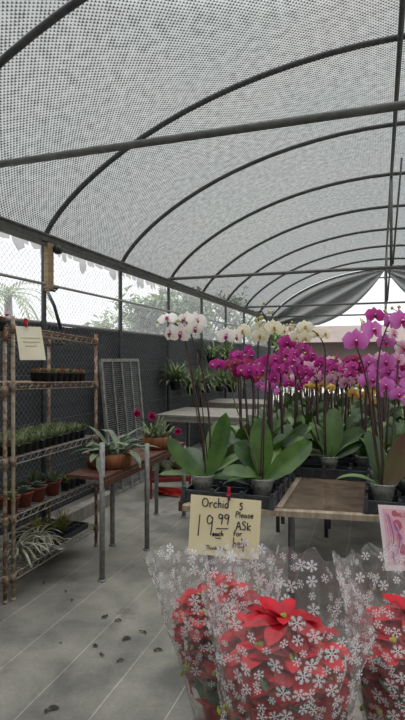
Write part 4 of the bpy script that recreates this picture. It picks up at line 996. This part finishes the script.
# ================================================================ POINSETTIAS
BH = .36
lb = thing('low_bench', 'low grey wooden bench under the wrapped poinsettias, below the picture edge', 'bench', (0, 1.2, 0))
def poinsettia(c, label, hp_, rp, wfn, seed, flakes):
    r = random.Random(seed); t = thing('poinsettia', label, 'poinsettia', c, 0, 'wrapped red poinsettias'); 
    b = MB(); b.lathe([(.001, 0), (.06, 0), (.082, .13), (.088, .13), (.088, .145), (.08, .145), (.07, .12)], n=24); b.build('pot', M['redfoil'], t)
    b = MB()
    for i in range(40):
        a = i*2.4; z = .14+(hp_-.2)*r.random(); b.leaf((.3*rp*cos(a), .3*rp*sin(a), z), a, r.uniform(-.1, .5), r.uniform(.5, 1.2), rp*r.uniform(.6, .85), .08, nu=5, nt=2, tip=.25)
    for i in range(8):
        a = i*2.4; b.tube([(0, 0, .12), (.3*rp*cos(a), .3*rp*sin(a), .2), (.5*rp*cos(a), .5*rp*sin(a), hp_-.06)], .005, 5)
    for i_, p_ in enumerate(b.v):
        rad = sqrt(p_[0]**2+p_[1]**2); w_ = wfn((math.atan2(p_[1], p_[0])/(2*pi)) % 1, max(0, min(1, p_[2]/wfn(math.atan2(p_[1], p_[0])/(2*pi) % 1, 1).z))); lim_ = sqrt(w_.x**2+w_.y**2)-.009
        if rad > lim_: b.v[i_] = (p_[0]*lim_/rad, p_[1]*lim_/rad, p_[2])
    b.build('foliage', M['poleaf'], t)
    heads = [(0, 0, hp_)]+[(rp*.5*cos(k*2*pi/6+seed), rp*.5*sin(k*2*pi/6+seed), hp_-.035-.03*r.random()) for k in range(6)]+[(rp*.78*cos(k*2*pi/8+seed), rp*.78*sin(k*2*pi/8+seed), hp_-.10-.05*r.random()) for k in range(8)]+[(rp*.86*cos(k*2*pi/9+seed+.3), rp*.86*sin(k*2*pi/9+seed+.3), hp_-.19-.05*r.random()) for k in range(9)]+[(rp*.8*cos(k*2*pi/8+seed), rp*.8*sin(k*2*pi/8+seed), hp_-.27-.04*r.random()) for k in (0, 2, 3, 5, 6)]
    for (x, y, z) in heads:
        b = MB(); out = math.atan2(y, x); rr_ = sqrt(x*x+y*y)/rp
        for ring, (nb, el, L_) in enumerate(((5, .65, .06), (6, .3, .085), (7, -.1, .10))):
            for k in range(nb):
                a = k*2*pi/nb+ring*.5+r.uniform(-.2, .2); e = el-.5*rr_*cos(a-out)+r.uniform(-.15, .15)
                lim = 1 if rr_ < .6 or cos(a-out) < .3 else .6
                b.leaf((x, y, z-.006*ring), a, e, r.uniform(.2, .8), L_*1.12*lim*r.uniform(.9, 1.15), L_*.62, r.choice((0, 0, 1)), nu=6, nt=2, tip=.3, fold=.2)
        for i_, p_ in enumerate(b.v):
            rad = sqrt(p_[0]**2+p_[1]**2); w_ = wfn((math.atan2(p_[1], p_[0])/(2*pi)) % 1, max(0, min(1, p_[2]/wfn(math.atan2(p_[1], p_[0])/(2*pi) % 1, 1).z))); lim_ = sqrt(w_.x**2+w_.y**2)-.012
            if rad > lim_: b.v[i_] = (p_[0]*lim_/rad, p_[1]*lim_/rad, p_[2]+.3*(rad-lim_))
        o = b.build('bract_whorl', [M['bract'], M['bract2']], t)
        b = MB()
        for k in range(7): b.lathe([(.0, .014), (.004, .01), (.0045, .004), (.003, 0)], (x+r.gauss(0, .007), y+r.gauss(0, .007), z), 6)
        b.build('cyathia', M['cyath'], o)
    b = MB(); nu, nv = 96, 30; b.grid(wfn, nu, nv, 0, True)
    for (u, v, s, rot, off) in flakes(r):
        p = wfn(u, v); du = (wfn((u+.01) % 1, v)-wfn((u-.01) % 1, v)).normalized(); dv = (wfn(u, min(1, v+.02))-wfn(u, max(0, v-.02))).normalized(); n = du.cross(dv).normalized(); dv = n.cross(du)
        for k in range(6):
            a = rot+k*pi/3; d = du*cos(a)+dv*sin(a); q = n.cross(d)
            def quad(p0, p1, w, o_):
                e = (p1-p0).normalized(); f = n.cross(e)*w
                b.add([p0-f+n*o_, p0+f+n*o_, p1+f+n*o_, p1-f+n*o_], [(0, 1, 2, 3)], 1)
            big = s > .014; o_ = .0012
            quad(p+d*.08*s, p+d*s, s*.07, o_)
            if not big:
                quad(p+d*.55*s+q*.0, p+d*.8*s+q*.26*s, s*.06, o_+.0002); quad(p+d*.55*s, p+d*.8*s-q*.26*s, s*.06, o_+.0002)
            else:
                for h_ in (.42, .68): quad(p+d*h_*s, p+d*(h_+.24)*s+q*.24*s, s*.055, o_+.0002); quad(p+d*h_*s, p+d*(h_+.24)*s-q*.24*s, s*.055, o_+.0002)
    b.build('cellophane_wrap', [M['wrap'], M['flake']], t)
    return t
def wrapfn(hbase, peaks, r0, r1, seed, lean=()):
    """conical cellophane sleeve with pointed corners; peaks: (picture azimuth deg, extra height, width deg, extra reach)"""
    def fn(u, v):
        th = u*2*pi; H = hbase; reach = 0
        for (a, h, w, rc) in peaks:
            d = (th-IA(a)+pi) % (2*pi)-pi; g = math.exp(-(d/radians(w))**2); H += h*g; reach += rc*g
        z = .012+(H-.012)*v; k = min(1, z/.34)
        rad = r0+(r1-r0)*k**.75+reach*v*v
        if z > .34: rad += .03*(z-.34)/.2
        n1 = noise.noise(Vector((cos(th)*3+seed, sin(th)*3, z*7)))*.012; n2 = noise.noise(Vector((cos(th)*9+seed, sin(th)*9, z*16)))*.006
        pl = .008*sin(th*11+3*sin(z*9+seed))*k
        rad += (n1+n2+pl)*min(1, z*8)
        H2 = z+.012*v*sin(th*17+seed)
        return Vector((rad*cos(th), rad*sin(th), H2))
    return fn
def flk(n, lo=.25):
    def f(r):
        out = []; tries = 0
        while len(out) < n and tries < 20000:
            tries += 1
            u = r.random(); v = r.uniform(lo, .97)**.7; s = r.choice((.009, .011, .013, .016, .018))
            if all(((min(abs(u-q[0]), 1-abs(u-q[0])))*1.0)**2+((v-q[1])*.5)**2 > (.74*(s+q[2]))**2 for q in out): out.append((u, v, s, r.random()*3, 0))
        return out
    return f
cL, cC, cR = PD(224, 0, 1.64), PD(284, 0, 1.25), PD(414, 0, 1.34)
for q in (cL, cC, cR): q.z = BH
WL = wrapfn(.475, [(178, .05, 36, .06), (280, .015, 40, .0), (60, .02, 40, .02), (10, .03, 30, 0)], .085, .16, 1.3)
pL = poinsettia(cL, 'wrapped red poinsettia at the left, cellophane corner flaring to the left', .41, .16, WL, 1, flk(300))
poinsettia(cC, 'wrapped red poinsettia in the middle, nearest, snowflake cellophane peaking at upper left', .51, .155, wrapfn(.585, [(140, .05, 40, 0), (205, .05, 28, .0), (60, .03, 40, 0), (-5, -.06, 30, .03), (285, .015, 30, 0), (320, -.02, 25, 0)], .085, .150, 4.1), 2, flk(340))
poinsettia(cR, 'wrapped red poinsettia at the right edge under the pink placard', .475, .15, wrapfn(.575, [(186, .06, 34, 0), (75, .03, 40, 0), (240, -.02, 30, 0), (300, .03, 30, 0)], .085, .15, 7.7), 3, flk(330))
q = lb.location
b = MB(); mid = (cL+cR)/2
for i in range(5):
    b.box(c2w(.49, 1.05+.165*i, BH-.015)-q, (1.04, .15, .028), TH)
b.build('slat_top', M['graywood'], lb, False)
for X in (.02, .95):
    for Z in (1.02, 1.72):
        b = MB(); b.box(c2w(X, Z, (BH-.03)/2)-Vector((q.x, q.y, 0)), (.05, .05, BH-.03), TH); b.build('leg', M['graywood'], lb, False)
uu = (IA(222)/(2*pi)) % 1; p = WL(uu, .80); nr = Vector((p.x, p.y, 0)).normalized()
b = MB(); b.box(p+nr*.003, (.004, .017, .015), math.atan2(nr.y, nr.x)); b.box(p+nr*.003+Vector((0, 0, -.011)), (.004, .01, .008), math.atan2(nr.y, nr.x))
tag(b.build('price_sticker', M['sticker'], pL, smooth=False), 'small orange sticker')
# debris on floor
for i, (px, pyy, s) in enumerate(((117, 621, .03), (124, 640, .035), (95, 648, .025), (101, 657, .025), (118.5, 662, .028), (143, 633, .03), (156, 651, .035), (49, 711, .04), (43, 584, .03), (60, 644, .014), (106, 618, .03), (72, 601, .018), (66, 592, .02))):
    b = MB(); a = R.uniform(0, 6.3); b.leaf((-s*cos(a), -s*sin(a), .006), a, .25, .5, 1.2*s, s*R.uniform(.4, .8), nu=5, nt=2, fold=.3)
    b.leaf((s*.2*cos(a), s*.2*sin(a), .006), a+R.uniform(1, 2), .3, .6, s*.7, s*.4, nu=4, nt=1, fold=.3)
    q = PZ(px, pyy, 0)
    where = ['near the middle of the aisle', 'in the middle of the aisle, largest streak', 'left of the aisle middle', 'just below the left middle scrap', 'round, towards the viewer in mid aisle', 'right of the aisle middle', 'beside the wrapped poinsettia', 'nearest the viewer', 'in front of the wire shelf end', 'tiny, far left of the aisle', 'beside the scrap near aisle middle', 'small, just before the bench leg', 'small, left of the first bench leg'][i]
    tag(b.build('dead_leaf', M['debris'], loc=q), 'dark dead leaf scrap on the floor, '+where, 'leaf litter', 'dark leaf scraps on the floor')

# ================================================================ LIGHT + CAMERA
SKY0, SKY1 = 1.0, 10.0   # overcast: the zenith is far brighter than the horizon
w = bpy.data.worlds.new('overcast'); S.world = w; w.use_nodes = True; nt = w.node_tree; nt.nodes.clear()
o = nt.nodes.new('ShaderNodeOutputWorld'); bg = nt.nodes.new('ShaderNodeBackground'); tc = nt.nodes.new('ShaderNodeTexCoord'); nz = nt.nodes.new('ShaderNodeTexNoise'); nz.inputs['Scale'].default_value = 2.5; nz.inputs['Detail'].default_value = 4
rp = nt.nodes.new('ShaderNodeValToRGB'); rp.color_ramp.elements[0].position = .3; rp.color_ramp.elements[0].color = (.86, .88, .92, 1); rp.color_ramp.elements[1].position = .7; rp.color_ramp.elements[1].color = (1, 1, 1, 1)
nt.links.new(tc.outputs['Generated'], nz.inputs['Vector']); nt.links.new(nz.outputs['Fac'], rp.inputs['Fac']); nt.links.new(rp.outputs['Color'], bg.inputs['Color'])
sx = nt.nodes.new('ShaderNodeSeparateXYZ'); nt.links.new(tc.outputs['Generated'], sx.inputs[0])
gr = nt.nodes.new('ShaderNodeMapRange'); gr.inputs['From Min'].default_value = .55; gr.inputs['From Max'].default_value = 1.0; gr.inputs['To Min'].default_value = SKY0; gr.inputs['To Max'].default_value = SKY1
nt.links.new(sx.outputs['Z'], gr.inputs['Value']); nt.links.new(gr.outputs[0], bg.inputs['Strength'])
nt.links.new(bg.outputs[0], o.inputs['Surface'])
cd = bpy.data.cameras.new('camera'); cam = bpy.data.objects.new('camera', cd); COL.objects.link(cam)
cd.sensor_fit = 'VERTICAL'; cd.sensor_height = 36; cd.lens = FOC/720*36; cd.clip_start = .05; cd.clip_end = 200
cam.location = (0, 0, CAMZ); cam.rotation_euler = (radians(90)-math.atan(2/FOC), 0, TH); S.camera = cam
S.view_settings.view_transform = 'Standard'; S.view_settings.look = 'None'; S.view_settings.gamma = 1; S.view_settings.use_curve_mapping = False
S.view_settings.exposure = 0.36
S.cycles.use_denoising = True
S.cycles.max_bounces = 8; S.cycles.diffuse_bounces = 5; S.cycles.transparent_max_bounces = 24; S.cycles.transmission_bounces = 8
